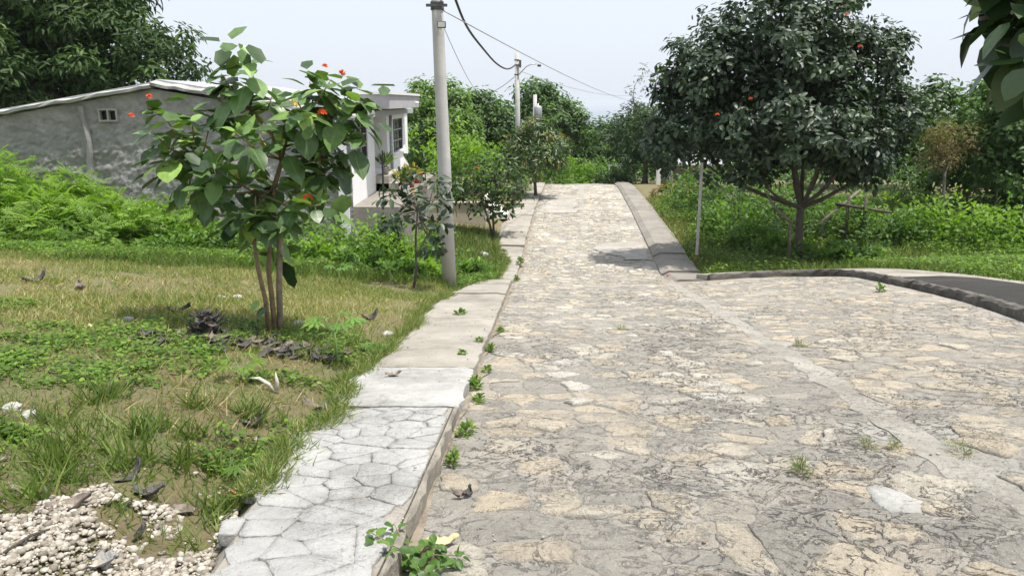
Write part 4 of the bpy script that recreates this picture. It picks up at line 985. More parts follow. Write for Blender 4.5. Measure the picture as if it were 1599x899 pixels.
for (a, b, s, m) in ((507,106,.06,'flower'),(535,116,.07,'flower'),(503,178,.075,'flower'),(481,311,.085,'flower'),(233,152,.05,'flower'),(205,181,.05,'flower'),(456,166,.09,'yellow'),(372,279,.09,'yellow')):
    Y = 7.72-.35 if b > 150 else 7.65; flower_head(P(a, b, Y), s, M[m], sct)
MB().lathe(P(311, 238, 7.4), [(.005,-.04),(.03,-.02),(.036,.01),(.022,.04),(.004,.05)], 10).obj('fruit', M['fruit'], sct, True)

# overhanging branch of the tree beside the camera
nb_ = np.array([4.1, 2.0]); nz0 = gzf(*nb_)
nt_ = empty('overhanging_cordia_tree', (nb_[0], nb_[1], nz0), 'cordia tree whose dark large-leaved branch hangs in over the junction', 'tree')
fk = np.array([3.7, 2.2, 1.7])
mb = MB(); mb.tube([(nb_[0], nb_[1], nz0-.1), (3.95, 2.05, .8), fk], [.11, .095, .08], 10)
lv2 = leaf_set(M['cordia_near'])
NT = [(1530,30,2.25),(1560,75,2.2),(1590,120,2.25),(1580,20,2.1),(1610,60,2.2),(1620,140,2.25),(1650,40,2.2),(1660,110,2.25),(1560,-30,2.25),(1600,-50,2.1),(1520,-20,2.3),(1700,80,2.2),(1640,-30,2.2),(1630,165,2.3),(1600,95,2.0)]
for a, b, Y in NT:
    t_ = P(a, b, Y); mb.tube([fk, fk*.4+t_*.6+np.array([0,0,.12]), t_], [.03, .018, .006], 6)
    whorl(t_, unit(t_-fk+np.array([0,0,-.1])), nt_, lv2, 14, .165, .2, rgl)
cen, out, rad = clumps([(4.2,1.6,2.8,1.0,1.0,.9),(4.6,.6,2.6,.9,.9,.8),(4.0,.8,3.2,.9,.9,.7)], 110)
for q in R.choice(110, 8, False): mb.tube([fk, fk*.5+cen[q]*.5+np.array([0,0,.1]), cen[q]], [.03,.02,.008], 6)
mb.obj('trunk', M['bark'], nt_, True)
pos, T, N = leaves_at(cen, out, .28, 16); cr = cloud('crown', pos, T, N, .17*(.7+.5*R.random(len(pos))), T_OVAL, M['cordia'], nt_)
# red flowers on the big cordia
bct = bpy.data.objects['big_cordia_tree']
for a, b in ((1322,24),(1343,74),(1172,155),(1120,180)): flower_head(P(a, b, 19.6), .09, M['flower'], bct, n=6)

# ------------------------------------------------------------------ saplings by the pole
def sapling(base, stem_pts, tips, per, leaf, label, m, r0=.03, cr=.3, dark='bark_dark', fl=()):
    t = empty('sapling', base, label, 'sapling')
    mb = MB()
    for pts in stem_pts: mb.tube([tuple(np.array(base)+np.array([0,0,-.08]))]+[tuple(p) for p in pts], [r0*(1-.5*i/len(pts)) for i in range(len(pts)+1)], 7)
    tips = np.array(tips); top = [np.array(p[-1]) for p in stem_pts]
    for q in tips:
        j_ = min(top, key=lambda p: np.linalg.norm(p-q)); mb.tube([j_, j_*.5+q*.5+R.normal(size=3)*.06, q], [r0*.4, r0*.28, r0*.12], 5)
    mb.obj('stem', M[dark], t, True)
    pos, T, N = leaves_at(tips, unit(tips-tips.mean(0)+1e-3), cr, per); cloud('crown', pos, T, N, leaf*(.6+.7*R.random(len(pos))), T_OVAL, m, t, None)
    for (a, b, Y, s, mm) in fl: flower_head(P(a, b, Y), s, M[mm], t)
    return t
s1 = np.array([-1.88, 14.2, gzf(-1.88, 14.2)])
sapling(s1, [[P(650,420,14.2), P(649,370,14.2), P(652,330,14.2)]], [P(a, b, 14.2+(R.random()-.5)*.8) for a, b in ((612,295),(630,280),(655,270),(680,282),(705,290),(600,310),(640,310),(670,315),(700,320),(625,335),(655,345),(690,350),(610,350),(675,372),(650,300),(690,300),(685,385),(665,390))],
        15, .19, 'thin dark-stemmed sapling with sparse dusty leaves growing beside the tall pole', M['cordia'], .03, .17, fl=((645,300,14,.06,'yellow'),(668,296,14,.05,'flower')))
s2 = np.array([-.62, 26.2, gzf(-.62, 26.2)])
sapling(s2, [[P(770,340,26.2), P(768,310,26.2), P(772,285,26.2)], [P(762,340,26.1), P(752,315,26.1), P(748,300,26.1)]],
        [P(a, b, 26.2+(R.random()-.5)*1.6) for a in range(715, 822, 13) for b in range(248, 345, 14) if ((a-766)/56)**2+((b-290)/52)**2 < 1.05], 17, .2,
        'bushy round-crowned small tree in front of the concrete steps', M['green_dark'], .045, .3, fl=((745,262,25.4,.08,'flower'),(790,270,25.4,.08,'pink')))

# ------------------------------------------------------------------ shrubs
G1 = 'feathery shrubs along the stone wall'
lab = ['tall feathery green shrub against the stone wall, left of the vent window', 'feathery shrub beside the tallest one, further along the stone wall towards its low eave', 'feathery shrub just below and left of the small vent window',
       'shoulder-high feathery shrub right below the small vent window', 'feathery shrub against the stone wall behind the leaves of the young cordia', 'front feathery shrub leaning over the lawn before the tallest one',
       'small feathery shrub at the lawn edge in front of the vent window', 'last feathery shrub of the stone wall row, directly behind the young cordia', 'feathery shrub beyond the low eave end of the stone wall']
for q, (px, py, Y, rx, h) in enumerate(((20,330,19.0,1.5,1.95),(-60,340,18.6,1.6,2.0),(95,335,18.8,1.3,1.6),(150,345,18.5,1.2,1.25),(215,355,18.6,1.2,1.05),(50,360,17.4,1.3,1.15),(130,370,17.2,1.2,.9),(275,365,18.5,1.1,.95),(-130,350,18,1.6,1.8))):
    x = P(px, py, Y)[0]
    shrub('feathery_shrub', x, Y, rx, h, 820, .35, T_FROND, M['bright'], lab[q], G1)
G2 = 'leafy shrubs in front of the house'
LB2 = ['yellow-green leafy shrub just left of the young cordia stems, by the wall', 'leafy shrub directly behind the young cordia stems', 'leafy shrub just right of the young cordia stems, at the wall foot', 'yellow-green leafy shrub below the white corner pier of the house',
       'knee-high leafy shrub under the near end of the porch', 'low leafy mound on the lawn edge before the white corner pier', 'yellow-green shrub behind the thin dusty sapling', 'leafy shrub just behind the tall utility pole', 'low green mound left of the thin dusty sapling foot',
       'small yellow-green mound at the lawn edge right of the young cordia', 'low mound where the feathery shrubs meet the leafy ones', 'small leafy shrub between the tall pole and the kerb', 'yellow-green low mound between the sapling stem and the tall pole', 'low leafy mound behind the right side of the young cordia']
for q, (px, Y, rx, h) in enumerate(((330,18.3,1.0,.85),(385,18.0,.9,.8),(475,17.8,1.0,.9),(530,17.6,1.0,1.0),(580,18.6,.9,1.15),(560,16.4,.8,.55),(625,18.4,.9,1.0),(680,19.5,.9,1.1),(610,15.8,.7,.45),(500,16.6,.8,.5),(300,17.3,.8,.5),(735,18.6,.6,.5),(655,16.2,.7,.4),(450,16.8,.8,.5))):
    x = (px-799.5)/FPX*Y*1.06
    shrub('leafy_shrub', x, Y, rx, h, 900, .12, T_OVAL, M['shrub'] if q % 3 else M['bright'], LB2[q], G2)
shrub('dark_shrub', P(600,340,19)[0], 19.2, .6, 1.25, 700, .16, T_OVAL, M['green_dark'], 'darker green shrub with bigger leaves under the porch corner')
# behind the white house: bright bush bank
G3 = 'bright bushes behind the house'
LB3 = {660: 'yellow-green bush touching the far corner of the white house', 700: 'yellow-green bush seen behind the tall utility pole', 735: 'yellow-green bush behind the bushy round-crowned small tree', 775: 'smaller yellow-green bush next to the street lamp pole'}
for px, py, Y, rx, h in ((660,300,34,1.8,2.9),(700,300,35,1.8,2.9),(735,300,36,1.8,2.7),(775,295,38,1.6,2.4)):
    shrub('bright_bush', P(px, py, Y)[0], Y, rx, h, 1300, .2, T_OVAL, M['bright'], LB3[px], G3)
G4 = 'bushes at the road crest'
LB4 = {865: 'low bush at the crest beside the transformer pole foot', 890: 'yellow-green bush at the left half of the road crest', 915: 'low bush right behind the middle of the road crest', 945: 'low bush behind the crest next to the white gate', 960: 'dark low bush at the foot of the white gate', 880: 'tall green bush behind the yellow-green crest bush', 935: 'tall green bush behind the low ones near the white gate'}
for px, Y, rx, h, m in ((865,47,1.3,1.5,'shrub'),(890,49,1.4,1.7,'bright'),(915,50,1.4,1.3,'shrub'),(945,51,1.3,1.4,'shrub'),(960,48,1.2,1.0,'green_dark'),(880,55,2,3.0,'green_mid'),(935,56,2,2.8,'green_mid')):
    x = (px-799.5)/FPX*Y*1.02; shrub('crest_bush', x, Y, rx, h, 1000, .2, T_OVAL, M[m], LB4[px], G4)
G5 = 'undergrowth right of the road'
LB5 = ['shrub beside the brown brush pile on the right verge', 'tall green shrub behind the slim metal post', 'broad green shrub between metal post and big cordia, farther back', 'green shrub left behind the big cordia trunk', 'shrub close behind the dead branch by the cordia trunk', 'low shrub right beside the slim metal post', 'knee-high shrub between the metal post and the cordia trunk',
       'shrub just right behind the cordia trunk', 'green shrub at the foot of the wooden trestle', 'yellow-green shrub at the log end of the trestle', 'yellow-green shrub below the withered brown tree', 'yellow-green shrub between withered tree and grassy bank', 'mid green shrub at the foot of the wide field tree', 'yellow-green shrub on the grassy bank beside the pale bare trunk', 'shrub at the outer end of the grassy bank',
       'shoulder-high shrub straight behind the cordia trunk', 'dark tall thicket shrub under the left half of the cordia crown', 'dark tall thicket shrub behind the wooden trestle', 'tall green thicket shrub behind the trestle log', 'tall green thicket shrub behind the withered tree', 'tall shrub under the wide field tree', 'tall green shrub under the dark outer field tree',
       'small dark plant right of the cordia trunk foot', 'small shrub hugging the cordia trunk foot', 'low shrub left of the cordia trunk foot']
for q, (px, py, Y, rx, h, m) in enumerate(((1065,315,33,1.3,1.3,'shrub'),(1095,310,31,1.4,1.7,'green_mid'),(1130,320,29,1.5,1.6,'green_mid'),(1170,335,27,1.4,1.5,'shrub'),(1200,345,25.5,1.3,1.3,'green_mid'),(1120,350,26,1.1,.9,'shrub'),(1160,370,24,1.0,.7,'shrub'),
        (1290,345,26,1.3,1.2,'shrub'),(1340,350,25,1.2,1.0,'green_mid'),(1395,345,26,1.5,1.1,'bright'),(1440,345,25,1.4,1.1,'bright'),(1490,345,24,1.4,1.0,'bright'),(1540,340,25,1.5,1.1,'shrub'),(1590,345,24,1.4,1.1,'bright'),(1640,340,24,1.5,1.1,'shrub'),
        (1230,350,27,1.5,1.5,'green_mid'),(1180,290,34,1.8,2.2,'green_dark'),(1260,300,34,2.0,2.0,'green_dark'),(1350,300,34,2.0,1.8,'green_mid'),(1430,300,33,2.0,1.8,'green_mid'),(1520,300,31,2,1.7,'shrub'),(1600,300,31,2,1.8,'green_mid'),
        (1310,385,21.8,.8,.55,'green_mid'),(1285,390,21.3,.6,.5,'shrub'),(1200,385,22.6,.9,.6,'shrub'))):
    x = (px-799.5)/FPX*Y*1.06
    shrub('undergrowth_shrub', x, Y, rx*1.1, h*(1.35 if Y > 23 else 1.1), 1100, .16, T_OVAL, M[m], LB5[q], G5)
shrub('grass_mound', P(822,290,39)[0]-.35, 39.5, .7, .75, 900, .28, T_BLADE, M['grass'], 'rounded tussock of yellow-green grass at the pavement below the street lamp', cat='grass tussock')
shrub('flower_bush', .12, 33.4, .35, .55, 300, .1, T_OVAL, M['green_dark'], 'small dark bush with pink blossom beside the left pavement', cat='bush')
for q in range(5): flower_head((.12+(R.random()-.5)*.5, 33.1, gzf(.12, 33)+.35+R.random()*.25), .07, M['pink'], bpy.data.objects['flower_bush'], n=5)
bp = P(1060, 300, 37)
shrub('brush_pile', bp[0], 37, 1.3, .7, 500, .35, T_LANCE, M['brown_leaf'], 'heap of brown cut brushwood beside the far right pavement', cat='brush pile')

# ------------------------------------------------------------------ grass, weeds, gravel
def field(n, x0, x1, y0, y1, keep, power=0.):
    """random ground points, thinning with distance from the road end where one stands"""
    x = x0+(x1-x0)*R.random(n); y = y0+(y1-y0)*R.random(n); d = np.hypot(x, y)
    k = keep(x, y) & (R.random(n) < np.minimum(1, (3.0/np.maximum(d, .5))**power)); return x[k], y[k]
def blades(name, x, y, h, m, rnd, label, lean=.5, dz=.0, surf=ground_z, tpl=T_BLADE):
    n = len(x); C = np.column_stack([x, y, surf(x, y)+dz-.005]); T = unit(np.column_stack([R.normal(size=n)*lean, R.normal(size=n)*lean, np.ones(n)]))
    N = unit(np.cross(T, rdir(n))); o = cloud(name, C, T, N, h, tpl, m, None, rnd)
    return tag(o, label, 'grass', kind='stuff')
onpav = lambda x, y: (x > kl(y)-ws(y)-.08+.2*fbm(x*4, y*4, 90))
def leftlawn(x, y): return ~onpav(x, y) & (x > -17)
GRAV = lambda x, y: (y < 3.12-.3*np.abs(x+1.9)+.9*fbm(x*2.5, y*2.5, 60)-.45) & (x > -4)
# short lawn
x, y = field(430000, -17, 0, 1.6, 21, lambda x, y: leftlawn(x, y) & ~GRAV(x, y) & (fbm(x*.8, y*.8, 70) > .33+.1*R.random(len(x))), .55)
p = fbm(x*.5, y*.5, 71); yel = .16+sms(5.0, 9.0, y)*.3
h = (.035+.055*R.random(len(x)))*(1+.6*sms(.5, .7, p))*(1+.35*sms(6, 18, y))
blades('lawn_grass', x, y, h*1.1, M['grass'], np.clip(.62*R.random(len(x))+yel*(1.35-p)+.12*(p < .42), 0, 1), 'short patchy yellow-green lawn grass left of the pavement', .8, tpl=T_SPIKE)
T_WIDE = (T_SPIKE[0]*np.array([1, 1.7, 1]), T_SPIKE[1])
x, y = field(330000, -17, 0, 6.5, 20, lambda x, y: leftlawn(x, y) & (fbm(x*.8, y*.8, 73) > .4+.2*R.random(len(x))), .1)
n = len(x); T = unit(np.column_stack([R.normal(size=n)*.9, R.normal(size=n)*.9, np.ones(n)])); p = fbm(x*.45, y*.45, 74)
o = cloud('far_lawn_grass', np.column_stack([x, y, ground_z(x, y)-.005]), T, unit(np.cross(T, rdir(n))), .05+.07*R.random(n), T_WIDE, M['grass'], None, np.clip(.36+.62*R.random(n)+.7*(p-.5), 0, 1))
tag(o, 'mixed green and yellowing grass of the middle lawn around the young cordia', 'grass', kind='stuff')
# dry straw thatch
x, y = field(90000, -17, 0, 1.6, 21, lambda x, y: leftlawn(x, y) & ~GRAV(x, y) & (fbm(x*.6, y*.6, 75) > .5-.03*sms(6, 9, y)), .7)
blades('dry_thatch', x, y, .09+.08*R.random(len(x)), M['straw'], None, 'flattened brown thatch in the lawn', 1.6)
# long tufts near the gravel
cx = -3.6+2.9*R.random(70); cy = 3.0+1.9*R.random(70); ok = leftlawn(cx, cy) & ~GRAV(cx, cy) & (fbm(cx*1.3, cy*1.3, 80) > .42); cx, cy = cx[ok], cy[ok]
x = np.repeat(cx, 55)+R.normal(size=len(cx)*55)*.045; y = np.repeat(cy, 55)+R.normal(size=len(cx)*55)*.045; ok = leftlawn(x, y); x, y = x[ok], y[ok]
blades('long_grass', x, y, .09+.14*R.random(len(x)), M['grass'], .75*R.random(len(x))**1.2, 'longer green grass tufts behind the gravel', .75)
# grass creeping over the pavement edge
y = 1.8+24*R.random(26000)**1.4; x = kl(y)-ws(y)-.13+.3*fbm(y*2.3, y*0+3, 97)**1.5+.10*R.normal(size=len(y))*.6; ok = (x < kl(y)-ws(y)+.2) & (vnoise(y*1.9, y*0, 98) > .3) & (y > 3.0); x, y = x[ok], y[ok]
blades('pavement_edge_grass', x, y, .05+.09*R.random(len(x)), M['grass'], np.clip(R.random(len(x))*.95, 0, 1), 'grass creeping over the outer edge of the left pavement', 1.1, surf=lambda x, y: np.where(x > kl(y)-ws(y)-.08, rz(y)+.09, ground_z(x, y)))
# low broad-leaved weeds in the lawn
def weeds(name, n, x0, x1, y0, y1, keep, per, leaf, spread, hgt, m, label, power=.5):
    cx, cy = field(n, x0, x1, y0, y1, keep, power); k = len(cx)
    x = np.repeat(cx, per)+R.normal(size=k*per)*spread; y = np.repeat(cy, per)+R.normal(size=k*per)*spread; ok = keep(x, y); x, y = x[ok], y[ok]; q = len(x)
    C = np.column_stack([x, y, ground_z(x, y)+hgt*(.15+.85*R.random(q))]); N = unit(np.array([0,0,1.])+.45*rdir(q)); T = unit(np.cross(N, rdir(q)))
    o = cloud(name, C, T, N, leaf*(.6+.7*R.random(q)), T_CARD if y0 > 9 else T_ROUND, m, None, None); return tag(o, label, 'weeds', kind='stuff')
weeds('lawn_weeds', 2900, -9, 0, 2.6, 9.5, lambda x, y: leftlawn(x, y) & ~GRAV(x, y) & (fbm(x*.9, y*.9, 82) > .5) & (y < 8-.0*x), 34, .042, .075, .07, M['weed'], 'low broad-leaved weeds spreading through the near lawn', .3)
weeds('verge_weeds', 2600, -12, 0, 12.5, 21, lambda x, y: leftlawn(x, y) & (y > 13.6+.2*x+3.5*fbm(x*.5, y*.5, 83)), 26, .075, .12, .22, M['weed'], 'fresh green weeds at the foot of the shrubs and around the tall pole', .1)
x, y = field(60000, -8, 0, 13, 27, lambda x, y: leftlawn(x, y) & (y > 13.2+.25*x+3.2*fbm(x*.6, y*.6, 88)) & ~((x > -4.3) & (x < -2.9) & (y > 20)), .2)
blades('verge_grass', x, y, .14+.2*R.random(len(x)), M['grass'], .6*R.random(len(x)), 'taller green grass along the left verge around the tall pole', .6)
# right verge and field
def rightfield(x, y):
    d = np.full(len(x), 9.); k = (y < 20) & (x < 11); jq = jk[(jk[:, 1] > 6)][::5]
    d[k] = np.min(np.hypot(x[k][:, None]-jq[None, :, 0], y[k][:, None]-jq[None, :, 1]), 1)
    return np.where(y < 19.0, (x > jx(y)+.3) & (d > .55+1.0*(x > 7.6)), x > rout(y)+.02) & ((y > 18.05) | (x > 7.0))
x, y = field(190000, 4.5, 24, 9, 36, rightfield, .25)
blades('field_grass', x, y, .16+.26*R.random(len(x)), M['grass'], .72*R.random(len(x)), 'fresh green grass of the right-hand field and verge', .6, tpl=T_SPIKE)
weeds('field_weeds', 5200, 4.5, 22, 10, 36, lambda x, y: rightfield(x, y) & (fbm(x*.5, y*.5, 84) > .38), 22, .1, .16, .36, M['weed'], 'leafy ground cover below the big cordia', .1)
# straw-coloured dry strip beside the right pavement
x, y = field(9000, 5, 8.5, 23, 37, lambda x, y: (x > rout(y)+.02) & (x < rout(y)+.7) & (fbm(x, y, 85) > .48), 0)
blades('dry_verge_grass', x, y, .2+.2*R.random(len(x)), M['straw'], None, 'dry straw grass along the right pavement edge', 1.0)

# pale gravel
n = 21000; x, y = field(n, -2.9, -.8, 2.0, 3.7, lambda x, y: (GRAV(x, y) | (R.random(len(x)) < .02)) & ~onpav(x, y-.0) | ((x > kl(y)-ws(y)-.12) & (x < kl(y)-ws(y)+.05) & (R.random(len(x)) < .3)), 0)
def rock_template(seed):
    bm = bmesh.new(); bmesh.ops.create_icosphere(bm, subdivisions=1, radius=1); rg = random.Random(seed)
    for v in bm.verts: v.co *= rg.uniform(.72, 1.15); v.co.z *= .62; v.co.y *= .8
    me = bpy.data.meshes.new('r'); bm.to_mesh(me); bm.free()
    V = np.array([v.co[:] for v in me.vertices]); F = np.array([p.vertices[:] for p in me.polygons]); return V, F
RT = [rock_template(s) for s in range(6)]
GV, GF, GR = [], [], []; off = 0
for i in range(len(x)):
    V, F = RT[i % 6]; s = .006+.02*R.random()**3; a = R.random()*6.28; c, sn = math.cos(a), math.sin(a)
    tilt = (R.random()-.5)*.9; W = V*s; W = np.column_stack([W[:, 0]*c-W[:, 1]*sn, W[:, 0]*sn+W[:, 1]*c, W[:, 2]+W[:, 0]*tilt*.6])
    W = W+np.array([x[i], y[i], float(ground_z(np.array(x[i]), np.array(y[i])))+.006+.01*R.random()]); GV.append(W); GF.append(F+off); off += len(V); GR.append(np.full(len(V), R.random()))
g_ = obj('gravel', mesh('gravel', np.vstack(GV), np.vstack(GF), False, rnd=np.concatenate(GR)), M['gravel'])
tag(g_, 'loose pale limestone gravel beside the paving stones', 'gravel', kind='stuff')
# grit on the road and pavement
n = 1900; x = -1.4+8.4*R.random(n); y = 2+13*R.random(n)**1.3; ok = (x > kl(y)-ws(y)+.05) & (x < jx(y)-.1); x, y = x[ok], y[ok]; GV, GF, GR = [], [], []; off = 0
for i in range(len(x)):
    V, F = RT[i % 6]; W = V*(.004+.008*R.random()**3)+np.array([x[i], y[i], (float(roadsurf(x[i], y[i]))+.012 if x[i] > kl(y[i]) else float(rz(y[i]))+.105)]); GV.append(W); GF.append(F+off); off += len(V); GR.append(np.full(len(V), R.random()*.8))
tag(obj('road_grit', mesh('road_grit', np.vstack(GV), np.vstack(GF), False, rnd=np.concatenate(GR)), M['gravel']), 'scattered small grit on the cobbled road', 'grit', kind='stuff')

# ------------------------------------------------------------------ litter, weeds and seedlings
def surf(x, y):
    x = float(x); y = float(y)
    if x > kl(y): return float(roadsurf(x, y))+.012
    if x > kl(y)-ws(y)-.05: return float(rz(y))+.105
    return float(ground_z(np.array(x), np.array(y)))
def ghit(px, py):
    """where the sight line of a photo pixel meets the ground"""
    u = (px-799.5)/FPX; v = (449.5-py)/FPX; k = math.cos(PITCH)+v*math.sin(PITCH); kz = -math.sin(PITCH)+v*math.cos(PITCH)
    lo = 1.5
    while lo < 60 and EYE+kz*lo/k > surf(u*lo/k, lo): lo += .25
    a, b = lo-.25, lo
    for _ in range(7):
        lo = (a+b)/2
        if EYE+kz*lo/k > surf(u*lo/k, lo): a = lo
        else: b = lo
    return u*lo/k, lo, surf(u*lo/k, lo)
def curl_leaf(seed, L, W, curl, roll, m_=8, n_=5):
    rg = np.random.default_rng(seed); V = []; F = []
    for i in range(m_):
        t = i/(m_-1); w_ = W*math.sin(math.pi*min(1, .06+.94*t))**.7
        for j in range(n_):
            s = (j/(n_-1)-.5)*2; a = roll*s
            V.append(((t-.5)*L+rg.normal()*.004, w_*.5*(math.sin(a)/roll if abs(roll) > .05 else s)+rg.normal()*.004, curl*L*((t-.5)**2*2)+W*.5*(1-math.cos(a))/max(.3, abs(roll))+rg.normal()*.006+.006))
    for i in range(m_-1):
        for j in range(n_-1): F.append((i*n_+j, i*n_+j+1, (i+1)*n_+j+1, (i+1)*n_+j))
    V = np.array(V); V[:, 2] -= V[:, 2].min(); return V, F
def dry_leaf(px, py, L, W, curl, roll, rot, tilt, m, label, seed, cat='dead leaf', name='dead_leaf', group='dead leaves on the ground'):
    x, y, z = ghit(px, py); V, F = curl_leaf(seed, L, W, curl, roll); c, s_ = math.cos(rot), math.sin(rot); ct, st2 = math.cos(tilt), math.sin(tilt)
    V = np.column_stack([V[:, 0]*ct-V[:, 2]*st2, V[:, 1], V[:, 0]*st2+V[:, 2]*ct]); V[:, 2] -= V[:, 2].min()
    V = np.column_stack([V[:, 0]*c-V[:, 1]*s_, V[:, 0]*s_+V[:, 1]*c, V[:, 2]])+np.array([x, y, z])
    o = obj(name, mesh(name, V, F, True), M[m]); sd_ = o.modifiers.new('s', 'SOLIDIFY'); sd_.thickness = .002
    return tag(o, label, cat, group)
for k, a in enumerate(((110,796,.17,.11,.35,.9,.5,.15,'dryleaf','large grey-brown dead leaf arched at the gravel edge'),
        (86,748,.15,.09,.2,.7,2.9,.1,'dryleaf','brown dead leaf lying in the grass above the gravel'),
        (212,748,.15,.07,.7,1.2,.9,.5,'charleaf','dark curled dead leaf standing up in the grass by the gravel'),
        (235,775,.14,.09,.5,1.0,.1,.1,'charleaf','blackish crumpled dead leaf behind the gravel, beside the curled one'),
        (150,884,.17,.11,.3,1.0,.2,.1,'greyrock','large pale grey dead leaf folded on the gravel'),
        (214,842,.12,.06,.6,1.3,.8,.35,'charleaf','narrow dark dead leaf poking out of the gravel'),
        (280,800,.16,.09,.3,.7,2.8,.05,'dryleaf','flat brown-grey dead leaf where gravel meets weeds'),
        (400,664,.14,.10,.6,1.1,.7,.3,'charleaf','dark folded dead leaf on the lawn beside a white pebble'),
        (488,640,.2,.13,.5,1.0,2.6,.1,'dryleaf','crumpled grey-brown dead leaf against the paving stones'),
        (505,650,.12,.08,.6,1.2,.6,.2,'dryleaf','small crumpled dead leaf touching the pavement edge'),
        (690,848,.15,.06,.2,.5,.1,.03,'tanleaf','yellow-tan fallen leaf on the road beside the kerb weed'),
        (733,772,.07,.05,.6,1.2,1.2,.3,'charleaf','small dark curled leaf on the road near the kerb'),
        (720,775,.06,.04,.5,1.1,.2,.2,'dryleaf','tiny brown leaf on the road next to the dark curled one'),
        (615,588,.14,.06,.4,.8,.3,.1,'dryleaf','brown dead leaf on the whitewashed slab'),
        (60,441,.3,.2,.8,1.1,.7,.3,'charleaf','dark dry leaf heaped on the far lawn'),
        (125,452,.25,.15,.6,1.0,2.2,.1,'dryleaf','brown flattened leaf on the far lawn'),
        (280,487,.24,.14,.5,1.0,.3,.1,'charleaf','dark leaf lying on the lawn behind the blackened heap'),
        (582,500,.22,.16,.8,1.2,.5,.3,'charleaf','black crumpled leaf by the pavement behind the papaya seedling'))):
    dry_leaf(*a, 300+k)
dry_leaf(378, 772, .09, .06, .9, 1.2, .6, .2, 'orangeleaf', 'bright orange withered blossom at the pavement edge', 401, 'blossom', 'fallen_blossom', None)
# white curled leaf pair
x, y, z = ghit(432, 612); wl = empty('bleached_leaf', (x, y, z), 'white bleached leaf stalk with two upright curled halves on the lawn', 'dead leaf')
MB().tube([(x, y, z-.01), (x+.01, y, z+.07), (x+.005, y-.01, z+.16)], [.012, .016, .003], 6).obj('curled_half', M['paleleaf'], wl, True)
MB().tube([(x-.01, y, z+.0), (x-.06, y+.01, z+.06), (x-.13, y+.02, z+.1), (x-.2, y+.03, z+.1)], [.012, .016, .014, .004], 6).obj('curled_half', M['paleleaf'], wl, True)
# blackened heap with stump
x, y, z = ghit(318, 528); st3 = empty('burnt_stump', (x, y, z), 'blackened crumbling stump on the lawn beside the young cordia', 'stump')
mb = MB(); mb.tube([(x, y, z-.05), (x+.01, y, z+.1), (x+.04, y, z+.24)], [.11, .07, .03], 8); mb.obj('core', M['charleaf'], st3)
for k in range(38):
    a = R.random()*6.28; q = R.random(); V, F = curl_leaf(900+k, .14+.08*R.random(), .06+.05*R.random(), .5, .9, 6, 4); el = -.5+1.1*R.random()
    V = np.column_stack([V[:, 0]*math.cos(el)-V[:, 2]*math.sin(el), V[:, 1], V[:, 0]*math.sin(el)+V[:, 2]*math.cos(el)]); c, s_ = math.cos(a), math.sin(a); rr = .13*(1-q)+.03
    V = np.column_stack([V[:, 0]*c-V[:, 1]*s_+x+c*rr+.04*q, V[:, 0]*s_+V[:, 1]*c+y+s_*rr, V[:, 2]+z+.02+.2*q]); obj('crumpled_leaf', mesh('crumpled_leaf', V, F, False), M['charleaf'] if k % 6 else M['dryleaf'], st3)
x0, y0 = ghit(330, 540)[:2]
hp = empty('blackened_leaf_heap', (x0, y0, surf(x0, y0)), 'spread heap of blackened dead leaves around the young cordia foot', 'leaf heap')
for k in range(120):
    a = R.random()*6.28; r_ = R.random()**.6; xx = x0+.15+math.cos(a)*r_*1.05; yy = y0+.15+math.sin(a)*r_*.5; V, F = curl_leaf(500+k, .09+.12*R.random(), .05+.07*R.random(), .5*R.random(), .6+.7*R.random(), 6, 4)
    c, s_ = math.cos(a*7), math.sin(a*7); hgt = surf(xx, yy)+.05*(1-r_)*R.random()+.004
    V = np.column_stack([V[:, 0]*c-V[:, 1]*s_+xx, V[:, 0]*s_+V[:, 1]*c+yy, V[:, 2]+hgt+(V[:, 0])*.3*(R.random()-.5)])
    obj('dead_leaf', mesh('dead_leaf', V, F, True), M['charleaf'] if k % 5 else M['dryleaf'], hp)
# stones lying about
def rock(px, py, r_, m, label, seed):
    x, y, z = ghit(px, py); bm = bmesh.new(); bmesh.ops.create_icosphere(bm, subdivisions=2, radius=r_); rg = random.Random(seed)
    for v in bm.verts: v.co *= rg.uniform(.8, 1.12); v.co.z = v.co.z*.65+r_*.35
    me = bpy.data.meshes.new('rock'); bm.to_mesh(me); bm.free(); o = obj('rock', me, M[m], None, loc=(x, y, z-.01)); o.rotation_euler.z = rg.random()*6
    tag(o, label, 'rock', 'loose stones on the lawn')
for k, a in enumerate(((345,466,.06,'whiterock','white stone on the lawn left of the young cordia'), (371,467,.08,'whiterock','larger white stone close to the young cordia stems'), (466,508,.07,'whiterock','white stone at the right side of the young cordia foot'),
        (402,686,.03,'whiterock','white pebble on the lawn beside a dark folded leaf'), (300,503,.06,'greyrock','pale grey stone behind the blackened stump'), (140,512,.05,'tanleaf','small tan stone on the bare lawn patch'), (200,502,.07,'greyrock','grey stone on the bare lawn patch left of the stump'), (605,525,.08,'whiterock','white stone at the pavement edge near the papaya seedling'),
        (755,400,.16,'greyrock','grey-brown rock on the verge near the bushy small tree'), (20,640,.06,'whiterock','pale stone in the thin grass away from the pavement'), (45,650,.05,'whiterock','smaller pale stone next to another in thin grass'))): rock(*a, 700+k)
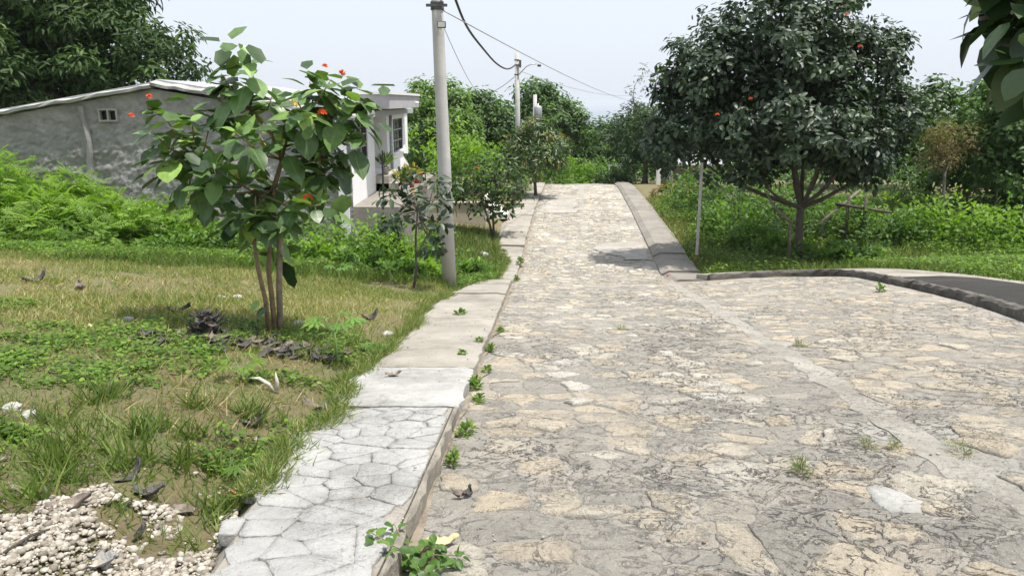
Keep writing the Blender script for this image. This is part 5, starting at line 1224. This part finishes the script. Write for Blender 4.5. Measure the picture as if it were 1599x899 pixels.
# stones and rubble where the corner pavement meets the field bank
for k in range(34):
    xx = 8.9+R.random()*2.6; yy = 12.6+R.random()*3.6+(xx-8.9)*.5
    bm = bmesh.new(); r_ = .05+.11*R.random()**2; bmesh.ops.create_icosphere(bm, subdivisions=2, radius=r_); rg = random.Random(k)
    for v in bm.verts: v.co *= rg.uniform(.8, 1.12); v.co.z *= .7
    me = bpy.data.meshes.new('rock'); bm.to_mesh(me); bm.free(); o = obj('rubble_stone', me, M['greyrock'] if k % 3 else M['whiterock'], None, loc=(xx, yy, float(ground_z(np.array(xx), np.array(yy)))+.02))
    tag(o, 'broken stone in the rubble between the dark pavement and the field', 'rubble', 'rubble behind the corner pavement')
# twigs
for k, (px, py, L, rot, lb) in enumerate(((45,850,.22,1.4,'thin dark twig lying across the gravel'), (175,527,.45,.1,'straight grey stick on the lawn by the blackened heap'), (268,432,.3,2.2,'pale dry stalk lying on the far lawn'))):
    x, y, z = ghit(px, py); c, s_ = math.cos(rot), math.sin(rot)
    tag(MB().tube([(x-c*L/2, y-s_*L/2, surf(x-c*L/2, y-s_*L/2)+.02), (x+.01, y+.01, z+.035), (x+c*L/2, y+s_*L/2, surf(x+c*L/2, y+s_*L/2)+.02)], [.007, .006, .003], 6).obj('twig', M['bark_dark'] if k == 0 else M['stake'], None, True), lb, 'twig', 'twigs on the ground')
# weeds rooted in the kerb joint
def tuft(px, py, r_, h, n, leaf, label, m='weed', tpl=T_OVAL):
    x, y, z = ghit(px, py); t = empty('kerb_weed', (x, y, z), label, 'weed', 'weeds in the kerb joint'); f_ = .6+.9*((px*7+py*3) % 11)/10; r_ *= f_; h *= .7+.4*f_; n = int(n*f_*1.2); leaf *= .85
    mb = MB(); d = rdir(n); d[:, 2] = np.abs(d[:, 2]); base = np.array([x, y, z])
    for q in range(min(n, 8)): mb.tube([base-np.array([0,0,.02]), base+d[q]*np.array([r_, r_, h])*.8], [.003, .0015], 5)
    mb.obj('stem', M['stem'], t); pos = base+d*np.array([r_*.75, r_*1.7, h])*(.3+.7*R.random(n))[:, None]; N = unit(np.array([0,0,1.])+.5*rdir(n)); pos[:, 2] = np.maximum(pos[:, 2], z+.005)
    cloud('foliage', pos, d*.8+.5*rdir(n), N, leaf*(.6+.7*R.random(n)), tpl, M[m], t)
for a in ((728,676,.06,.05,70,.045,'leafy green weed in the kerb joint below the crazed paving'), (706,722,.05,.06,60,.045,'spindly weed at the kerb between the round leafy one and the big clump'), (742,606,.07,.09,80,.05,'weed at the kerb beside the whitewashed slab corner'), (760,580,.04,.03,40,.04,'small flat weed on the road beside the whitewashed slab'),
          (748,628,.06,.06,60,.045,'weed at the kerb below the whitewashed slab'), (765,548,.06,.07,70,.05,'weed climbing the kerb just past the whitewashed slab'), (781,517,.08,.06,80,.05,'dark green flat weed on the road by the brownish slab'), (722,552,.07,.03,60,.045,'flat weed growing on the brownish pavement slab'),
          (748,533,.06,.03,50,.04,'smaller flat weed on the brownish slab near the kerb'), (806,438,.1,.1,90,.07,'weed strip start in the kerb gap at the narrow pavement'), (812,415,.08,.12,90,.07,'upright weed in the kerb gap farther along the narrow pavement'), (718,490,.1,.03,60,.06,'thin weed patch in the middle of the pavement slab')): tuft(*a)
for a in ((1250,738,.05,.06,90,.07,'small grass tuft between cobbles left of the white flagstone','grass',T_BLADE), (1355,697,.06,.03,80,.06,'flat dry grass patch on the cement band','grass',T_BLADE), (1395,698,.06,.03,70,.06,'second flat grass patch beside another on the cement band','grass',T_BLADE), (1500,705,.07,.03,70,.06,'thin dry grass patch between stones of the side road','grass',T_BLADE), (1250,540,.06,.03,60,.07,'thin grass tuft on the flush stones of the junction','grass',T_BLADE), (970,515,.08,.02,60,.07,'sparse grass tuft in the middle of the main road','grass',T_BLADE), (1375,455,.08,.1,60,.09,'yellow-green weed rooted in the black junction kerb','weed',T_OVAL)): tuft(*a)
# big leafy weed at the near kerb: leaves one by one
x, y, z = ghit(640, 880); bw = empty('kerb_weed', (x, y, z), 'big leafy green weed clump spilling over the near kerb', 'weed', 'weeds in the kerb joint')
wm = leafmat('kerb_weed_leaf', [(0,(.05,.11,.02)),(.5,(.085,.175,.03)),(1,(.14,.24,.045))], .3, .45, .4, byobj=True); lw = leaf_set(wm); mb = MB()
for k in range(15):
    a = R.random()*6.28; r_ = .03+.15*R.random(); tpp = np.array([x+.02+math.cos(a)*r_*(1.15 if math.cos(a) > 0 else 1.), y+math.sin(a)*r_*.9, z+.03+.10*R.random()*(1-r_*3)])
    tpp[2] = max(tpp[2], surf(tpp[0], tpp[1])+.03); mb.tube([(x, y, z-.02), np.array([x, y, z])*.4+tpp*.6+np.array([0,0,.02]), tpp], [.004, .003, .002], 5); whorl(tpp, unit(tpp-np.array([x, y, z-.08])), bw, lw, 6, .062, .03, rgl)
mb.obj('stem', M['stem'], bw)
# papaya seedling, pale seedling, yellow-green weed
def palmate(c, rot, s, up=.2):
    V = [(0,0,0)]; F = []
    for q in range(7):
        a = (q-3)*.62; L = s*(1-.09*abs(q-3)); k = len(V)
        for tt, ww in ((.35,.07),(.62,.15),(.78,.06)):
            for sg in (1, -1): V.append((L*tt*math.cos(a)-sg*ww*L*math.sin(a), L*tt*math.sin(a)+sg*ww*L*math.cos(a), up*s*tt*.4-.35*s*tt*tt))
        V.append((L*math.cos(a), L*math.sin(a), -.25*s)); F += [(0,k+1,k),(k,k+1,k+3,k+2),(k+2,k+3,k+5,k+4),(k+4,k+5,k+6)]
    c_, s_ = math.cos(rot), math.sin(rot)
    return [(c[0]+a*c_-b*s_, c[1]+a*s_+b*c_, c[2]+d) for a, b, d in V], F
def seedling(px, py, h, s, n, label, m='papaya', name='papaya_seedling', cat='seedling'):
    x, y, z = ghit(px, py); t = empty(name, (x, y, z), label, cat); MB().tube([(x, y, z-.03), (x+.01, y, z+h*.5), (x, y, z+h)], [.014, .011, .008], 8).obj('stem', M['fruit'], t, True)
    mb = MB()
    for q in range(n):
        a = q*2.4+.5; r_ = s*.75; e = np.array([x+math.cos(a)*r_, y+math.sin(a)*r_, z+h+.06+.05*R.random()]); mb.tube([(x, y, z+h*.95), e], [.005, .004], 5)
        V, F = palmate(e, a, s*.75); o = obj('leaf', mesh('leaf', V, F, True, rnd=np.full(len(V), R.random())), M[m], t)
    mb.obj('stalk', M['fruit'], t)
seedling(525, 570, .34, .22, 7, 'papaya seedling with lobed leaves between the young cordia and the pavement')
seedling(530, 447, .28, .2, 6, 'pale papaya seedling on the lawn in front of the leafy shrubs')
seedling(378, 598, .1, .14, 7, 'yellow-green lobed weed beside the bleached curled leaf', 'bright', 'lobed_weed', 'weed')
seedling(585, 560, .06, .12, 7, 'flat dark lobed weed touching the brownish slab', 'shrub', 'lobed_weed', 'weed')
seedling(395, 760, .03, .11, 8, 'bright weed behind the orange blossom at the paving edge', 'weed', 'lobed_weed', 'weed')
# orange-red leaves by the right pavement foot, stood in for by one small block
x, y, z = ghit(1045, 432); tag(MB().box((x-.06, y-.05, z-.02), (x+.07, y+.05, z+.05)).obj('red_leaf_scrap', M['terracotta'], bevel=.015), 'scrap of orange-red leaves at the foot of the right pavement', 'brick')

# ------------------------------------------------------------------ sea haze
hz = obj('haze', MB().box((-21000, -70, -110), (21000, 21000, 14)).mesh('haze'))
m = bpy.data.materials.new('haze_air'); m.use_nodes = True; t = m.node_tree; t.nodes.clear()
vo_ = t.nodes.new('ShaderNodeVolumePrincipled'); vo_.inputs['Color'].default_value = (.86, .92, 1, 1); vo_.inputs['Density'].default_value = .00018
t.links.new(vo_.outputs[0], t.nodes.new('ShaderNodeOutputMaterial').inputs['Volume']); hz.data.materials.append(m)
tag(hz, 'thin pale sea haze over the far slope and water', 'haze', kind='stuff')
